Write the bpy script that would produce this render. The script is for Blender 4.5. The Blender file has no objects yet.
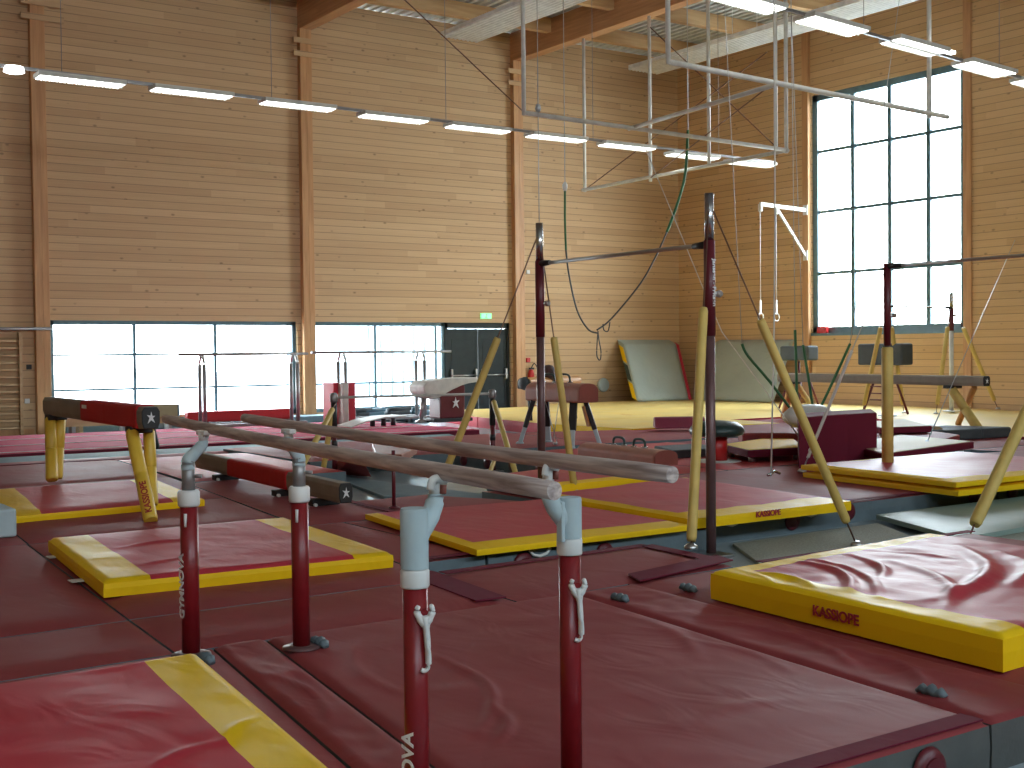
import bpy, bmesh, math, random
from mathutils import Vector, Matrix, noise
random.seed(4)
C = bpy.context.scene.collection
PI = math.pi
# ------------------------------------------------------------------ camera (metres, x along the window wall, y towards it)
F = 1255.0; PSI = math.radians(34.67); PITCH = math.radians(1.42); RHO = math.radians(0.6); H = 1.58
_f0 = Vector((math.sin(PSI), math.cos(PSI), 0)); _r0 = Vector((math.cos(PSI), -math.sin(PSI), 0)); _z = Vector((0, 0, 1))
FW = _f0*math.cos(PITCH) - _z*math.sin(PITCH); _u0 = _z*math.cos(PITCH) + _f0*math.sin(PITCH)
RT = _r0*math.cos(RHO) - _u0*math.sin(RHO); UP = _r0*math.sin(RHO) + _u0*math.cos(RHO)
CAM = Vector((0, 0, H))
def ray(x, y): return FW + RT*((x-512)/F) + UP*((384-y)/F)
def at(x, y, z):
    d = ray(x, y); return CAM + d*((z-H)/d.z)
def aty(x, y, Y):
    d = ray(x, y); return CAM + d*(Y/d.y)
def atx(x, y, X):
    d = ray(x, y); return CAM + d*(X/d.x)
cd = bpy.data.cameras.new('camera'); cam = bpy.data.objects.new('camera', cd); C.objects.link(cam)
cam.matrix_world = Matrix(((RT.x, UP.x, -FW.x, 0), (RT.y, UP.y, -FW.y, 0), (RT.z, UP.z, -FW.z, H), (0, 0, 0, 1)))
cd.sensor_width = 36; cd.lens = 36*F/1024; cd.clip_end = 400; cd.clip_start = .05
bpy.context.scene.camera = cam

# ------------------------------------------------------------------ materials
def newmat(name):
    m = bpy.data.materials.new(name); m.use_nodes = True
    nt = m.node_tree; b = nt.nodes['Principled BSDF']
    return m, nt, b
def N(nt, t, **kw):
    n = nt.nodes.new(t)
    for k, v in kw.items():
        if k in n.inputs: n.inputs[k].default_value = v
        else: setattr(n, k, v)
    return n
def L(nt, a, b): nt.links.new(a, b)
def plain(name, col, rough=.5, metal=0, var=.12, scale=6, bump=0, bscale=40, coat=0):
    m, nt, b = newmat(name)
    b.inputs['Roughness'].default_value = rough; b.inputs['Metallic'].default_value = metal
    if coat: b.inputs['Coat Weight'].default_value = coat
    g = N(nt, 'ShaderNodeNewGeometry')
    nz = N(nt, 'ShaderNodeTexNoise'); nz.inputs['Scale'].default_value = scale; nz.inputs['Detail'].default_value = 4
    L(nt, g.outputs['Position'], nz.inputs['Vector'])
    r = N(nt, 'ShaderNodeValToRGB')
    r.color_ramp.elements[0].position = .3; r.color_ramp.elements[1].position = .7
    r.color_ramp.elements[0].color = (*[c*(1-var) for c in col], 1); r.color_ramp.elements[1].color = (*[min(1, c*(1+var)) for c in col], 1)
    L(nt, nz.outputs['Fac'], r.inputs['Fac']); L(nt, r.outputs['Color'], b.inputs['Base Color'])
    if bump:
        n2 = N(nt, 'ShaderNodeTexNoise'); n2.inputs['Scale'].default_value = bscale; n2.inputs['Detail'].default_value = 3
        L(nt, g.outputs['Position'], n2.inputs['Vector'])
        bp = N(nt, 'ShaderNodeBump'); bp.inputs['Strength'].default_value = bump; bp.inputs['Distance'].default_value = .02
        L(nt, n2.outputs['Fac'], bp.inputs['Height']); L(nt, bp.outputs['Normal'], b.inputs['Normal'])
    return m
def vinyl(name, col, rough=.36, wr=.35, var=.06, spec=.5):
    """coated cloth with soft creases"""
    m, nt, b = newmat(name)
    b.inputs['Roughness'].default_value = rough; b.inputs['Specular IOR Level'].default_value = spec
    g = N(nt, 'ShaderNodeNewGeometry')
    nz = N(nt, 'ShaderNodeTexNoise'); nz.inputs['Scale'].default_value = 1.3; nz.inputs['Detail'].default_value = 6
    L(nt, g.outputs['Position'], nz.inputs['Vector'])
    r = N(nt, 'ShaderNodeValToRGB'); r.color_ramp.elements[0].position = .3; r.color_ramp.elements[1].position = .72
    r.color_ramp.elements[0].color = (*[c*(1-var) for c in col], 1); r.color_ramp.elements[1].color = (*[min(1, c*(1+var)) for c in col], 1)
    L(nt, nz.outputs['Fac'], r.inputs['Fac']); L(nt, r.outputs['Color'], b.inputs['Base Color'])
    mp = N(nt, 'ShaderNodeMapping'); mp.inputs['Scale'].default_value = (1.6, .9, 1.2); mp.inputs['Rotation'].default_value = (0, 0, .5)
    L(nt, g.outputs['Position'], mp.inputs['Vector'])
    n1 = N(nt, 'ShaderNodeTexNoise'); n1.inputs['Scale'].default_value = 2.2; n1.inputs['Detail'].default_value = 2; n1.inputs['Distortion'].default_value = 1.2
    L(nt, mp.outputs['Vector'], n1.inputs['Vector'])
    n2 = N(nt, 'ShaderNodeTexNoise'); n2.inputs['Scale'].default_value = 160; n2.inputs['Detail'].default_value = 2
    L(nt, g.outputs['Position'], n2.inputs['Vector'])
    b1 = N(nt, 'ShaderNodeBump'); b1.inputs['Strength'].default_value = wr; b1.inputs['Distance'].default_value = .06
    b2 = N(nt, 'ShaderNodeBump'); b2.inputs['Strength'].default_value = .12; b2.inputs['Distance'].default_value = .002
    L(nt, n1.outputs['Fac'], b1.inputs['Height']); L(nt, n2.outputs['Fac'], b2.inputs['Height'])
    L(nt, b1.outputs['Normal'], b2.inputs['Normal']); L(nt, b2.outputs['Normal'], b.inputs['Normal'])
    rr = N(nt, 'ShaderNodeMapRange'); rr.inputs['To Min'].default_value = rough*.8; rr.inputs['To Max'].default_value = rough*1.25
    L(nt, nz.outputs['Fac'], rr.inputs['Value']); L(nt, rr.outputs['Result'], b.inputs['Roughness'])
    return m
def boards(name, colA, colB, pitch=.165, axis='x'):
    """horizontal cladding boards: groove, board-to-board tone, grain and knots"""
    m, nt, b = newmat(name)
    b.inputs['Roughness'].default_value = .62; b.inputs['Specular IOR Level'].default_value = .25
    g = N(nt, 'ShaderNodeNewGeometry'); s = N(nt, 'ShaderNodeSeparateXYZ'); L(nt, g.outputs['Position'], s.inputs[0])
    def M(op, a, bb=None, c=None):
        n = N(nt, 'ShaderNodeMath', operation=op)
        for i, v in enumerate((a, bb, c)):
            if v is None: continue
            if isinstance(v, (int, float)): n.inputs[i].default_value = v
            else: L(nt, v, n.inputs[i])
        return n.outputs[0]
    along = s.outputs[0] if axis == 'x' else s.outputs[1]
    zz = M('DIVIDE', s.outputs[2], pitch); row = M('FLOOR', zz); fr = M('FRACT', zz)
    rnd = N(nt, 'ShaderNodeTexWhiteNoise', noise_dimensions='1D'); L(nt, row, rnd.inputs['W'])
    off = M('MULTIPLY', rnd.outputs['Value'], 5.0)
    seg = M('FLOOR', M('DIVIDE', M('ADD', along, off), 4.4))
    cmb = N(nt, 'ShaderNodeCombineXYZ'); L(nt, row, cmb.inputs[0]); L(nt, seg, cmb.inputs[1])
    wn = N(nt, 'ShaderNodeTexWhiteNoise', noise_dimensions='3D'); L(nt, cmb.outputs[0], wn.inputs['Vector'])
    gv = N(nt, 'ShaderNodeCombineXYZ'); L(nt, M('MULTIPLY', along, 1.2), gv.inputs[0]); L(nt, M('MULTIPLY', s.outputs[2], 38.), gv.inputs[1]); L(nt, M('MULTIPLY', wn.outputs['Value'], 30.), gv.inputs[2])
    gr = N(nt, 'ShaderNodeTexNoise'); gr.inputs['Scale'].default_value = 1.0; gr.inputs['Detail'].default_value = 5; L(nt, gv.outputs[0], gr.inputs['Vector'])
    kv = N(nt, 'ShaderNodeCombineXYZ'); L(nt, M('MULTIPLY', along, .55), kv.inputs[0]); L(nt, s.outputs[2], kv.inputs[1]); L(nt, row, kv.inputs[2])
    kn = N(nt, 'ShaderNodeTexVoronoi'); kn.inputs['Scale'].default_value = 4.2; L(nt, kv.outputs[0], kn.inputs['Vector'])
    knot = N(nt, 'ShaderNodeMapRange'); knot.inputs['From Min'].default_value = .05; knot.inputs['From Max'].default_value = .13; knot.inputs['To Min'].default_value = .55; knot.inputs['To Max'].default_value = 1.; L(nt, kn.outputs['Distance'], knot.inputs['Value'])
    mix = N(nt, 'ShaderNodeMix', data_type='RGBA'); mix.inputs[6].default_value = (*colA, 1); mix.inputs[7].default_value = (*colB, 1)
    fac = M('ADD', M('MULTIPLY', wn.outputs['Value'], .5), M('MULTIPLY', gr.outputs['Fac'], .6)); L(nt, fac, mix.inputs[0])
    gro = N(nt, 'ShaderNodeMapRange'); gro.inputs['From Min'].default_value = .03; gro.inputs['From Max'].default_value = .11; gro.inputs['To Min'].default_value = .48; gro.inputs['To Max'].default_value = 1; L(nt, fr, gro.inputs['Value'])
    tot = M('MULTIPLY', gro.outputs[0], knot.outputs[0])
    mx2 = N(nt, 'ShaderNodeVectorMath', operation='SCALE'); L(nt, mix.outputs[2], mx2.inputs[0]); L(nt, tot, mx2.inputs[3])
    L(nt, mx2.outputs[0], b.inputs['Base Color'])
    bp = N(nt, 'ShaderNodeBump'); bp.inputs['Strength'].default_value = .6; bp.inputs['Distance'].default_value = .012
    L(nt, gro.outputs[0], bp.inputs['Height']); L(nt, bp.outputs['Normal'], b.inputs['Normal'])
    return m
def timber(name, colA, colB, scale=(1, 1, 14), rough=.5):
    m, nt, b = newmat(name); b.inputs['Roughness'].default_value = rough
    g = N(nt, 'ShaderNodeNewGeometry'); mp = N(nt, 'ShaderNodeMapping'); mp.inputs['Scale'].default_value = scale
    L(nt, g.outputs['Position'], mp.inputs['Vector'])
    n = N(nt, 'ShaderNodeTexNoise'); n.inputs['Scale'].default_value = 1.5; n.inputs['Detail'].default_value = 6; n.inputs['Distortion'].default_value = .4
    L(nt, mp.outputs['Vector'], n.inputs['Vector'])
    r = N(nt, 'ShaderNodeValToRGB'); r.color_ramp.elements[0].position = .32; r.color_ramp.elements[1].position = .68
    r.color_ramp.elements[0].color = (*colA, 1); r.color_ramp.elements[1].color = (*colB, 1)
    L(nt, n.outputs['Fac'], r.inputs['Fac']); L(nt, r.outputs['Color'], b.inputs['Base Color'])
    return m
def emit(name, col, st):
    m, nt, b = newmat(name); b.inputs['Base Color'].default_value = (*col, 1)
    b.inputs['Emission Color'].default_value = (*col, 1); b.inputs['Emission Strength'].default_value = st
    return m
def glass():
    m = bpy.data.materials.new('window_glass'); m.use_nodes = True; nt = m.node_tree
    nt.nodes.clear(); o = N(nt, 'ShaderNodeOutputMaterial'); t = N(nt, 'ShaderNodeBsdfTransparent'); g = N(nt, 'ShaderNodeBsdfGlossy')
    t.inputs[0].default_value = (.94, .97, .97, 1); g.inputs['Roughness'].default_value = .02
    lw = N(nt, 'ShaderNodeLayerWeight'); lw.inputs[0].default_value = .5; mx = N(nt, 'ShaderNodeMixShader')
    pw = N(nt, 'ShaderNodeMath', operation='POWER'); pw.inputs[1].default_value = 5; L(nt, lw.outputs['Facing'], pw.inputs[0])
    f = N(nt, 'ShaderNodeMath', operation='MULTIPLY_ADD'); f.inputs[1].default_value = .9; f.inputs[2].default_value = .03; L(nt, pw.outputs[0], f.inputs[0])
    nz = N(nt, 'ShaderNodeTexNoise'); nz.inputs['Scale'].default_value = .8
    mr = N(nt, 'ShaderNodeMapRange'); mr.inputs['To Min'].default_value = .9; mr.inputs['To Max'].default_value = 1.1; L(nt, nz.outputs['Fac'], mr.inputs['Value'])
    mm = N(nt, 'ShaderNodeMath', operation='MULTIPLY'); L(nt, f.outputs[0], mm.inputs[0]); L(nt, mr.outputs[0], mm.inputs[1])
    L(nt, mm.outputs[0], mx.inputs[0]); L(nt, t.outputs[0], mx.inputs[1]); L(nt, g.outputs[0], mx.inputs[2]); L(nt, mx.outputs[0], o.inputs[0])
    return m
M_ = dict(
    wall=boards('spruce_cladding', (.46, .29, .155), (.65, .445, .255), axis='x'),
    wally=boards('spruce_cladding_side', (.52, .32, .155), (.69, .46, .245), axis='y'),
    glulam=timber('glulam_timber', (.42, .20, .085), (.56, .29, .13), (5, .6, 12)),
    column=timber('column_timber', (.46, .23, .095), (.60, .33, .145), (9, 9, .7)),
    purlin=timber('purlin_timber', (.50, .29, .13), (.62, .40, .2), (.6, 8, 8)),
    deck=plain('roof_deck_steel', (.52, .53, .50), .5, .2),
    floor=plain('gym_floor', (.34, .40, .43), .22, 0, .06, 3),
    ground=plain('pale_gravel_ground', (.62, .62, .60), .9, 0, .1, 3),
    frame=plain('window_frame_blue_grey', (.10, .19, .24), .4),
    glass=glass(),
    door=plain('dark_door_paint', (.022, .03, .03), .8),
    wine=vinyl('wine_red_vinyl', (.27, .046, .050), .58, .12, spec=.22),
    red=vinyl('mat_red_vinyl', (.50, .040, .060), .52, .14, spec=.22),
    brick=vinyl('brick_red_vinyl', (.52, .065, .068), .5, .12, spec=.22),
    pink=vinyl('track_carpet_pink', (.50, .045, .105), .85, .12, spec=.12),
    maroon=vinyl('maroon_edging', (.15, .014, .032), .75, .10, spec=.15),
    plum=vinyl('plum_vinyl', (.24, .03, .065), .5, .1, spec=.3),
    yellow=vinyl('yellow_vinyl', (.90, .56, .008), .46, .16, spec=.2),
    shiny=vinyl('shiny_red_vinyl', (.46, .042, .062), .46, .14, spec=.24),
    field=vinyl('pale_yellow_vinyl', (.76, .54, .17), .45, .1, spec=.35),
    matside=plain('mat_side_blue_grey', (.115, .155, .175), .6, bump=.1),
    matdark=plain('mat_side_dark_grey', (.085, .09, .085), .7, bump=.1),
    greypad=plain('speckled_grey_pad', (.32, .33, .28), .85, 0, .25, 60, bump=.3, bscale=150),
    greenpad=vinyl('pale_green_pad', (.25, .34, .30), .45, .15),
    tarp=vinyl('grey_green_tarpaulin', (.38, .42, .36), .55, .5),
    rail=timber('worn_wooden_rail', (.26, .195, .185), (.64, .54, .50), (28, 1.1, 45), .45),
    steel=plain('brushed_steel', (.50, .50, .50), .3, .9, .05),
    greysteel=plain('grey_paint_steel', (.28, .27, .27), .4, .5),
    darksteel=plain('brown_grey_steel', (.13, .065, .065), .4, .2),
    chrome=plain('chrome', (.55, .56, .58), .25, 1, .02),
    polered=plain('red_powder_coat', (.20, .008, .012), .35, 0, .06),
    polemaroon=plain('maroon_powder_coat', (.115, .010, .018), .4),
    white=plain('white_plastic', (.72, .72, .70), .4),
    whitepaint=plain('white_steel_paint', (.66, .66, .62), .4),
    foam=plain('pale_blue_foam', (.44, .54, .57), .75, 0, .04, bump=.08),
    padyellow=plain('padding_yellow', (.62, .44, .12), .6),
    padstrong=vinyl('leg_pad_yellow', (.74, .47, .05), .4, .15),
    beamsuede=plain('grey_brown_suede', (.25, .215, .17), .8, 0, .08, bump=.08),
    beamred=vinyl('red_beam_cover', (.48, .028, .032), .6, .2, spec=.2),
    tan=plain('tan_leather', (.42, .17, .115), .45, 0, .08, bump=.1),
    tanend=plain('reddish_leather', (.27, .075, .055), .5, 0, .08),
    black=plain('black_rubber', (.015, .015, .016), .5),
    dgrey=plain('dark_grey_suede', (.055, .065, .07), .7),
    dgreen=plain('dark_green_leather', (.02, .045, .04), .4),
    cream=vinyl('cream_carpet_top', (.62, .50, .30), .6, .1),
    ivory=plain('ivory_leather', (.52, .50, .46), .5),
    greenrope=plain('green_rope', (.03, .14, .05), .7),
    rope=plain('pale_rope', (.62, .60, .56), .7),
    wire=plain('brown_wire', (.16, .08, .05), .5, .4),
    greywire=plain('steel_wire', (.42, .43, .45), .4, .5),
    orange=plain('orange_wood', (.55, .26, .08), .5),
    bench=timber('bench_wood', (.40, .24, .11), (.52, .34, .18), (1, 8, 8)),
    lamp=emit('lamp_diffuser', (.96, 1., .98), 5.5),
    exit=emit('exit_sign_light', (.25, 1., .45), .9),
    exred=plain('extinguisher_red', (.5, .02, .02), .35),
    duct=plain('white_radiant_panel', (.8, .82, .82), .4),
    lett=plain('printed_red', (.35, .03, .03), .5), lettw=plain('printed_white', (.75, .75, .75), .5),
    brownball=plain('dark_brown_leather', (.055, .022, .02), .6),
    bluepad=plain('blue_grey_pad', (.13, .20, .23), .75),
    facade=plain('pale_blue_facade', (.33, .42, .46), .7),
    pinepad=plain('chalky_white', (.8, .8, .8), .9),
)
# ------------------------------------------------------------------ mesh helpers
def rootloc(o):
    v = Vector((0, 0, 0))
    while o is not None: v += o.location; o = o.parent
    return v
class MB:
    def __init__(s): s.bm = bmesh.new(); s.local = False
    def quad(s, pts, mi=0):
        f = s.bm.faces.new([s.bm.verts.new(p) for p in pts]); f.material_index = mi; return f
    def box(s, lo, hi, bev=0, mi=0):
        c = [(a+b)/2 for a, b in zip(lo, hi)]; d = [max(1e-4, abs(b-a)) for a, b in zip(lo, hi)]
        r = bmesh.ops.create_cube(s.bm, size=1, matrix=Matrix.Translation(c) @ Matrix.Diagonal((*d, 1)))
        s._fin(r['verts'], bev, mi); return s
    def obox(s, c, size, M=None, bev=0, mi=0):
        """box of size, turned by M (3x3 or angle about z), centred at c"""
        if M is None: M = Matrix.Identity(3)
        if isinstance(M, (int, float)): M = Matrix.Rotation(M, 3, 'Z')
        r = bmesh.ops.create_cube(s.bm, size=1, matrix=Matrix.Translation(c) @ M.to_4x4() @ Matrix.Diagonal((*size, 1)))
        s._fin(r['verts'], bev, mi); return s
    def _fin(s, vs, bev, mi):
        fs = {f for v in vs for f in v.link_faces}
        for f in fs: f.material_index = mi
        if bev:
            es = list({e for v in vs for e in v.link_edges})
            bmesh.ops.bevel(s.bm, geom=es, offset=bev, segments=2, affect='EDGES', profile=.5)
    def bar(s, a, b, w, h, bev=0, mi=0, up=(0, 0, 1)):
        """rectangular bar from a to b: width w sideways, h upwards"""
        a = Vector(a); b = Vector(b); d = b-a; y = d.normalized(); up = Vector(up)
        x = y.cross(up)
        if x.length < 1e-4: x = Vector((1, 0, 0))
        x.normalize(); z = x.cross(y)
        return s.obox((a+b)/2, (w, d.length, h), Matrix((x, y, z)).transposed(), bev, mi)
    def tube(s, pts, r, n=12, mi=0, sy=1., caps=True, up=(0, 0, 1)):
        pts = [Vector(p) for p in pts]; k = len(pts)
        rs = r if isinstance(r, (list, tuple)) else [r]*k
        rings = []
        ref = Vector(up)
        for i, p in enumerate(pts):
            d = (pts[min(i+1, k-1)] - pts[max(i-1, 0)]).normalized()
            x = d.cross(ref)
            if x.length < .05: x = d.cross(Vector((1, 0, 0)) if abs(d.x) < .9 else Vector((0, 1, 0)))
            x.normalize(); y = x.cross(d)
            rings.append([s.bm.verts.new(p + x*math.cos(t)*rs[i] + y*math.sin(t)*rs[i]*sy) for t in [2*PI*j/n for j in range(n)]])
        for a, b in zip(rings, rings[1:]):
            for j in range(n):
                f = s.bm.faces.new((a[j], a[(j+1) % n], b[(j+1) % n], b[j])); f.material_index = mi; f.smooth = True
        if caps:
            for rr in (rings[0], rings[-1]):
                f = s.bm.faces.new(rr); f.material_index = mi
        return s
    def lathe(s, c, prof, n=24, mi=0, axis='z', sx=1, sy=1):
        c = Vector(c); rings = []
        for r, h in prof:
            row = []
            for j in range(n):
                t = 2*PI*j/n; a, b = r*math.cos(t)*sx, r*math.sin(t)*sy
                v = (a, b, h) if axis == 'z' else ((h, a, b) if axis == 'x' else (a, h, b))
                row.append(s.bm.verts.new(c+Vector(v)))
            rings.append(row)
        for a, b in zip(rings, rings[1:]):
            for j in range(n):
                f = s.bm.faces.new((a[j], a[(j+1) % n], b[(j+1) % n], b[j])); f.material_index = mi; f.smooth = True
        for rr in (rings[0], rings[-1]):
            f = s.bm.faces.new(rr); f.material_index = mi
        return s
    def prism(s, poly, off, mi=0, bev=0):
        """closed outline (3d points) pushed along off"""
        off = Vector(off); a = [s.bm.verts.new(p) for p in poly]; b = [s.bm.verts.new(Vector(p)+off) for p in poly]
        n = len(a); fs = [s.bm.faces.new(a), s.bm.faces.new(b[::-1])]
        for i in range(n): fs.append(s.bm.faces.new((a[i], b[i], b[(i+1) % n], a[(i+1) % n])))
        for f in fs: f.material_index = mi
        if bev: bmesh.ops.bevel(s.bm, geom=list({e for f in fs for e in f.edges}), offset=bev, segments=2, affect='EDGES', profile=.5)
        return s
    def build(s, name, mats, parent=None, origin=None, smooth=False, kind=None, label=None, cat=None, group=None):
        bm = s.bm; bmesh.ops.recalc_face_normals(bm, faces=bm.faces)
        if not isinstance(mats, (list, tuple)): mats = [mats]
        me = bpy.data.meshes.new(name)
        if parent is not None:
            sh = rootloc(parent)
            loc = Vector((0, 0, 0))
            if s.local: sh = Vector((0, 0, 0))
        else:
            if origin is None:
                xs = [v.co for v in bm.verts]
                sh = Vector(((min(v.x for v in xs)+max(v.x for v in xs))/2, (min(v.y for v in xs)+max(v.y for v in xs))/2, min(v.z for v in xs)))
            else: sh = Vector(origin)
            loc = sh
        for v in bm.verts: v.co -= sh
        if smooth:
            for f in bm.faces: f.smooth = True
        bm.to_mesh(me); bm.free()
        for m in mats: me.materials.append(M_[m] if isinstance(m, str) else m)
        o = bpy.data.objects.new(name, me); C.objects.link(o); o.location = loc
        if parent is not None: o.parent = parent
        if kind: o['kind'] = kind
        tag(o, label, cat, group)
        return o
def tag(o, label=None, cat=None, group=None, kind=None):
    if label: o['label'] = label
    if cat: o['category'] = cat
    if group: o['group'] = group
    if kind: o['kind'] = kind
    return o
def thing(name, loc, label, cat, group=None, rz=0):
    o = bpy.data.objects.new(name, None); C.objects.link(o); o.location = loc; o.rotation_euler.z = rz; o.empty_display_size = .2
    return tag(o, label, cat, group)
def copy_tree(o, parent=None):
    kids = list(o.children); c = o.copy(); C.objects.link(c); c.parent = parent
    for k in kids: copy_tree(k, c)
    return c
def text(name, s, size, origin, xdir, ydir, mat, parent, ext=.002):
    """flat lettering: xdir reading direction, ydir up of the letters (world)"""
    cu = bpy.data.curves.new(name, 'FONT'); cu.body = s; cu.size = size; cu.extrude = ext; cu.align_x = 'CENTER'; cu.align_y = 'CENTER'; cu.offset = size*.028
    tmp = bpy.data.objects.new('tmp_text', cu); C.objects.link(tmp)
    dg = bpy.context.evaluated_depsgraph_get(); dg.update()
    me = bpy.data.meshes.new_from_object(tmp.evaluated_get(dg)); C.objects.unlink(tmp); bpy.data.objects.remove(tmp)
    x = Vector(xdir).normalized(); y = Vector(ydir); y = (y - x*y.dot(x)).normalized(); z = x.cross(y)
    Mx = Matrix((x, y, z)).transposed().to_4x4()
    me.transform(Matrix.Translation(Vector(origin)-rootloc(parent)) @ Mx)
    me.materials.clear(); me.materials.append(M_[mat])
    o = bpy.data.objects.new(name, me); C.objects.link(o); o.parent = parent
    return o
def lerp(a, b, t): return Vector(a)*(1-t) + Vector(b)*t

# ------------------------------------------------------------------ room shell
X0, X1, Y0, Y1, ZR = -7.0, 24.44, -7.0, 26.88, 9.85
TH = .3
def wall_holes(name, axis, pos, thick, a0, a1, z1, holes, mat):
    """wall with rectangular holes (a_lo, a_hi, z_lo, z_hi); pos is the inner face, thick towards outside"""
    mb = MB(); cuts = sorted({a0, a1, *[h[0] for h in holes], *[h[1] for h in holes]})
    for p, q in zip(cuts, cuts[1:]):
        zs = [(0, z1)]
        for h in holes:
            if h[0] <= p+1e-6 and h[1] >= q-1e-6:
                nz = []
                for zl, zh in zs:
                    if h[2] > zl: nz.append((zl, min(zh, h[2])))
                    if h[3] < zh: nz.append((max(zl, h[3]), zh))
                zs = nz
        for zl, zh in zs:
            if axis == 'y': mb.box((p, min(pos, pos+thick), zl), (q, max(pos, pos+thick), zh))
            else: mb.box((min(pos, pos+thick), p, zl), (max(pos, pos+thick), q, zh))
    return mb.build(name, mat, kind='structure')
MB().box((X0-TH, Y0-TH, -.3), (X1+TH, Y1+TH, 0)).build('floor', 'floor', kind='structure')
W1 = (6.95, 12.53, .22, 2.36); W2 = (12.95, 16.6, .22, 2.36); D1 = (16.6, 18.56, 0, 2.36)
wall_holes('wall_back', 'y', Y1, TH, X0-TH, X1+TH, ZR, [W1, W2, D1], 'wall')
WR = (17.42, 21.92, 2.0, 8.0)
wall_holes('wall_right', 'x', X1, TH, Y0-TH, Y1, ZR, [WR], 'wally')
wall_holes('wall_left', 'x', X0, -TH, Y0-TH, Y1, ZR, [], 'wally')
WF_ADDED = [(-5.0, 1.0, 6.2, 8.0), (3.0, 9.0, 6.2, 8.0), (11.0, 17.0, 6.2, 8.0)]  # high openings added in the unseen wall behind the camera, to brighten the foreground
wall_holes('wall_front', 'y', Y0, -TH, X0, X1, ZR, WF_ADDED, 'wall')
# corrugated roof deck: ribs run along y
mb = MB(); prof = []; x = X0-TH
while x < X1+TH:
    prof += [(x, 0), (x+.10, 0), (x+.13, .07), (x+.21, .07)]; x += .24
vs = [[mb.bm.verts.new((px_, yy, ZR+pz)) for px_, pz in prof] for yy in (Y0-TH, Y1+TH)]
vt = [[mb.bm.verts.new((px_, yy, ZR+.2)) for px_ in (X0-TH, X1+TH)] for yy in (Y0-TH, Y1+TH)]
for i in range(len(prof)-1): mb.bm.faces.new((vs[0][i], vs[0][i+1], vs[1][i+1], vs[1][i]))
mb.bm.faces.new((vt[0][0], vt[0][1], vt[1][1], vt[1][0]))
mb.build('ceiling', 'deck', kind='structure')
n = 0
def trim(mb, mat):
    global n; n += 1
    return mb.build('trim_%d' % n, mat, kind='structure')
for bx in (.8, 6.8, 12.8, 18.8):            # glulam roof beams and the wall columns that carry them
    trim(MB().box((bx-.16, Y0, 9.13), (bx+.16, Y1-.001, ZR), .01), 'glulam')
    trim(MB().box((bx-.17, Y1-.16, 0), (bx+.12, Y1, 9.13), .006).box((bx-.015, Y1-.165, 0), (bx+.03, Y1-.155, 9.13)), 'column')
for by, hw_, dp_ in ((22.03, .10, .10), (17.33, .10, .05), (11.9, .13, .14), (6.6, .13, .14), (1.3, .13, .14)):
    trim(MB().box((X1-dp_, by-hw_, 0), (X1, by+hw_, 9.6), .006), 'column')
y = Y1-1.7
while y > Y0:                                   # purlins
    for xa, xb in ((.96, 6.64), (6.96, 12.64), (12.96, 18.64), (18.96, X1)):
        trim(MB().box((xa, y-.09, 9.5), (xb, y+.09, ZR-.002)), 'purlin')
    y -= 2.45
    if y < 8: break
for z, p in ((aty(298, 42, Y1).z, 0), (aty(298, 55, Y1).z, 1)):    # two pale battens across the columns
    for xc_ in (6.8, 12.8, 18.8): trim(MB().box((xc_-.35, Y1-.20, z-.06), (xc_+.5, Y1-.161, z+.06)), 'wall')
trim(MB().box((X0, Y1-.02, 0), (6.6, Y1, .12)), 'column')

def window(idx, axis, pos, rect, cols, rows, fw=.065):
    a0, a1, z0, z1 = rect; mb = MB()
    def seg(al, ah, zl, zh, d=.05):
        if axis == 'y': mb.box((al, pos-d, zl), (ah, pos+d, zh))
        else: mb.box((pos-d, al, zl), (pos+d, ah, zh))
    seg(a0, a0+fw*1.4, z0, z1); seg(a1-fw*1.4, a1, z0, z1); seg(a0, a1, z0, z0+fw*1.4); seg(a0, a1, z1-fw*1.4, z1)
    for c in cols: seg(c-fw/2, c+fw/2, z0, z1, .04)
    for r in rows: seg(a0, a1, r-fw*.35, r+fw*.35, .03)
    w = mb.build('window_%d' % idx, 'frame', kind='structure')
    g = MB()
    if axis == 'y': g.box((a0+.02, pos-.004, z0+.02), (a1-.02, pos+.004, z1-.02))
    else: g.box((pos-.004, a0+.02, z0+.02), (pos+.004, a1-.02, z1-.02))
    g.build('pane', 'glass', w)
    return w
c1, c2, c3 = aty(136.5, 370, Y1).x, aty(217.5, 370, Y1).x, aty(377.5, 370, Y1).x
r1, r2 = aty(50, 355.3, Y1).z, aty(50, 391, Y1).z
w = window(1, 'y', Y1+.14, W1, (c1, c2), (r1, r2))
w = window(2, 'y', Y1+.14, W2, (c3, 16.35), (r1, r2))
w = window(3, 'x', X1+.12, WR, (18.45, 19.55, 20.66), (3.5, 5.05, 6.57), .11)
MB().box((X1-.02, WR[0]-.05, 1.93), (X1+.10, WR[1]+.05, 2.0)).build('window_sill', 'frame', w)
for i_, r_ in enumerate(WF_ADDED): window(4+i_, 'y', Y0-.14, r_, [r_[0]+k*1.2 for k in (1, 2, 3, 4)], (7.25,), .08)  # added windows out of view, daylight fill only
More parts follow.
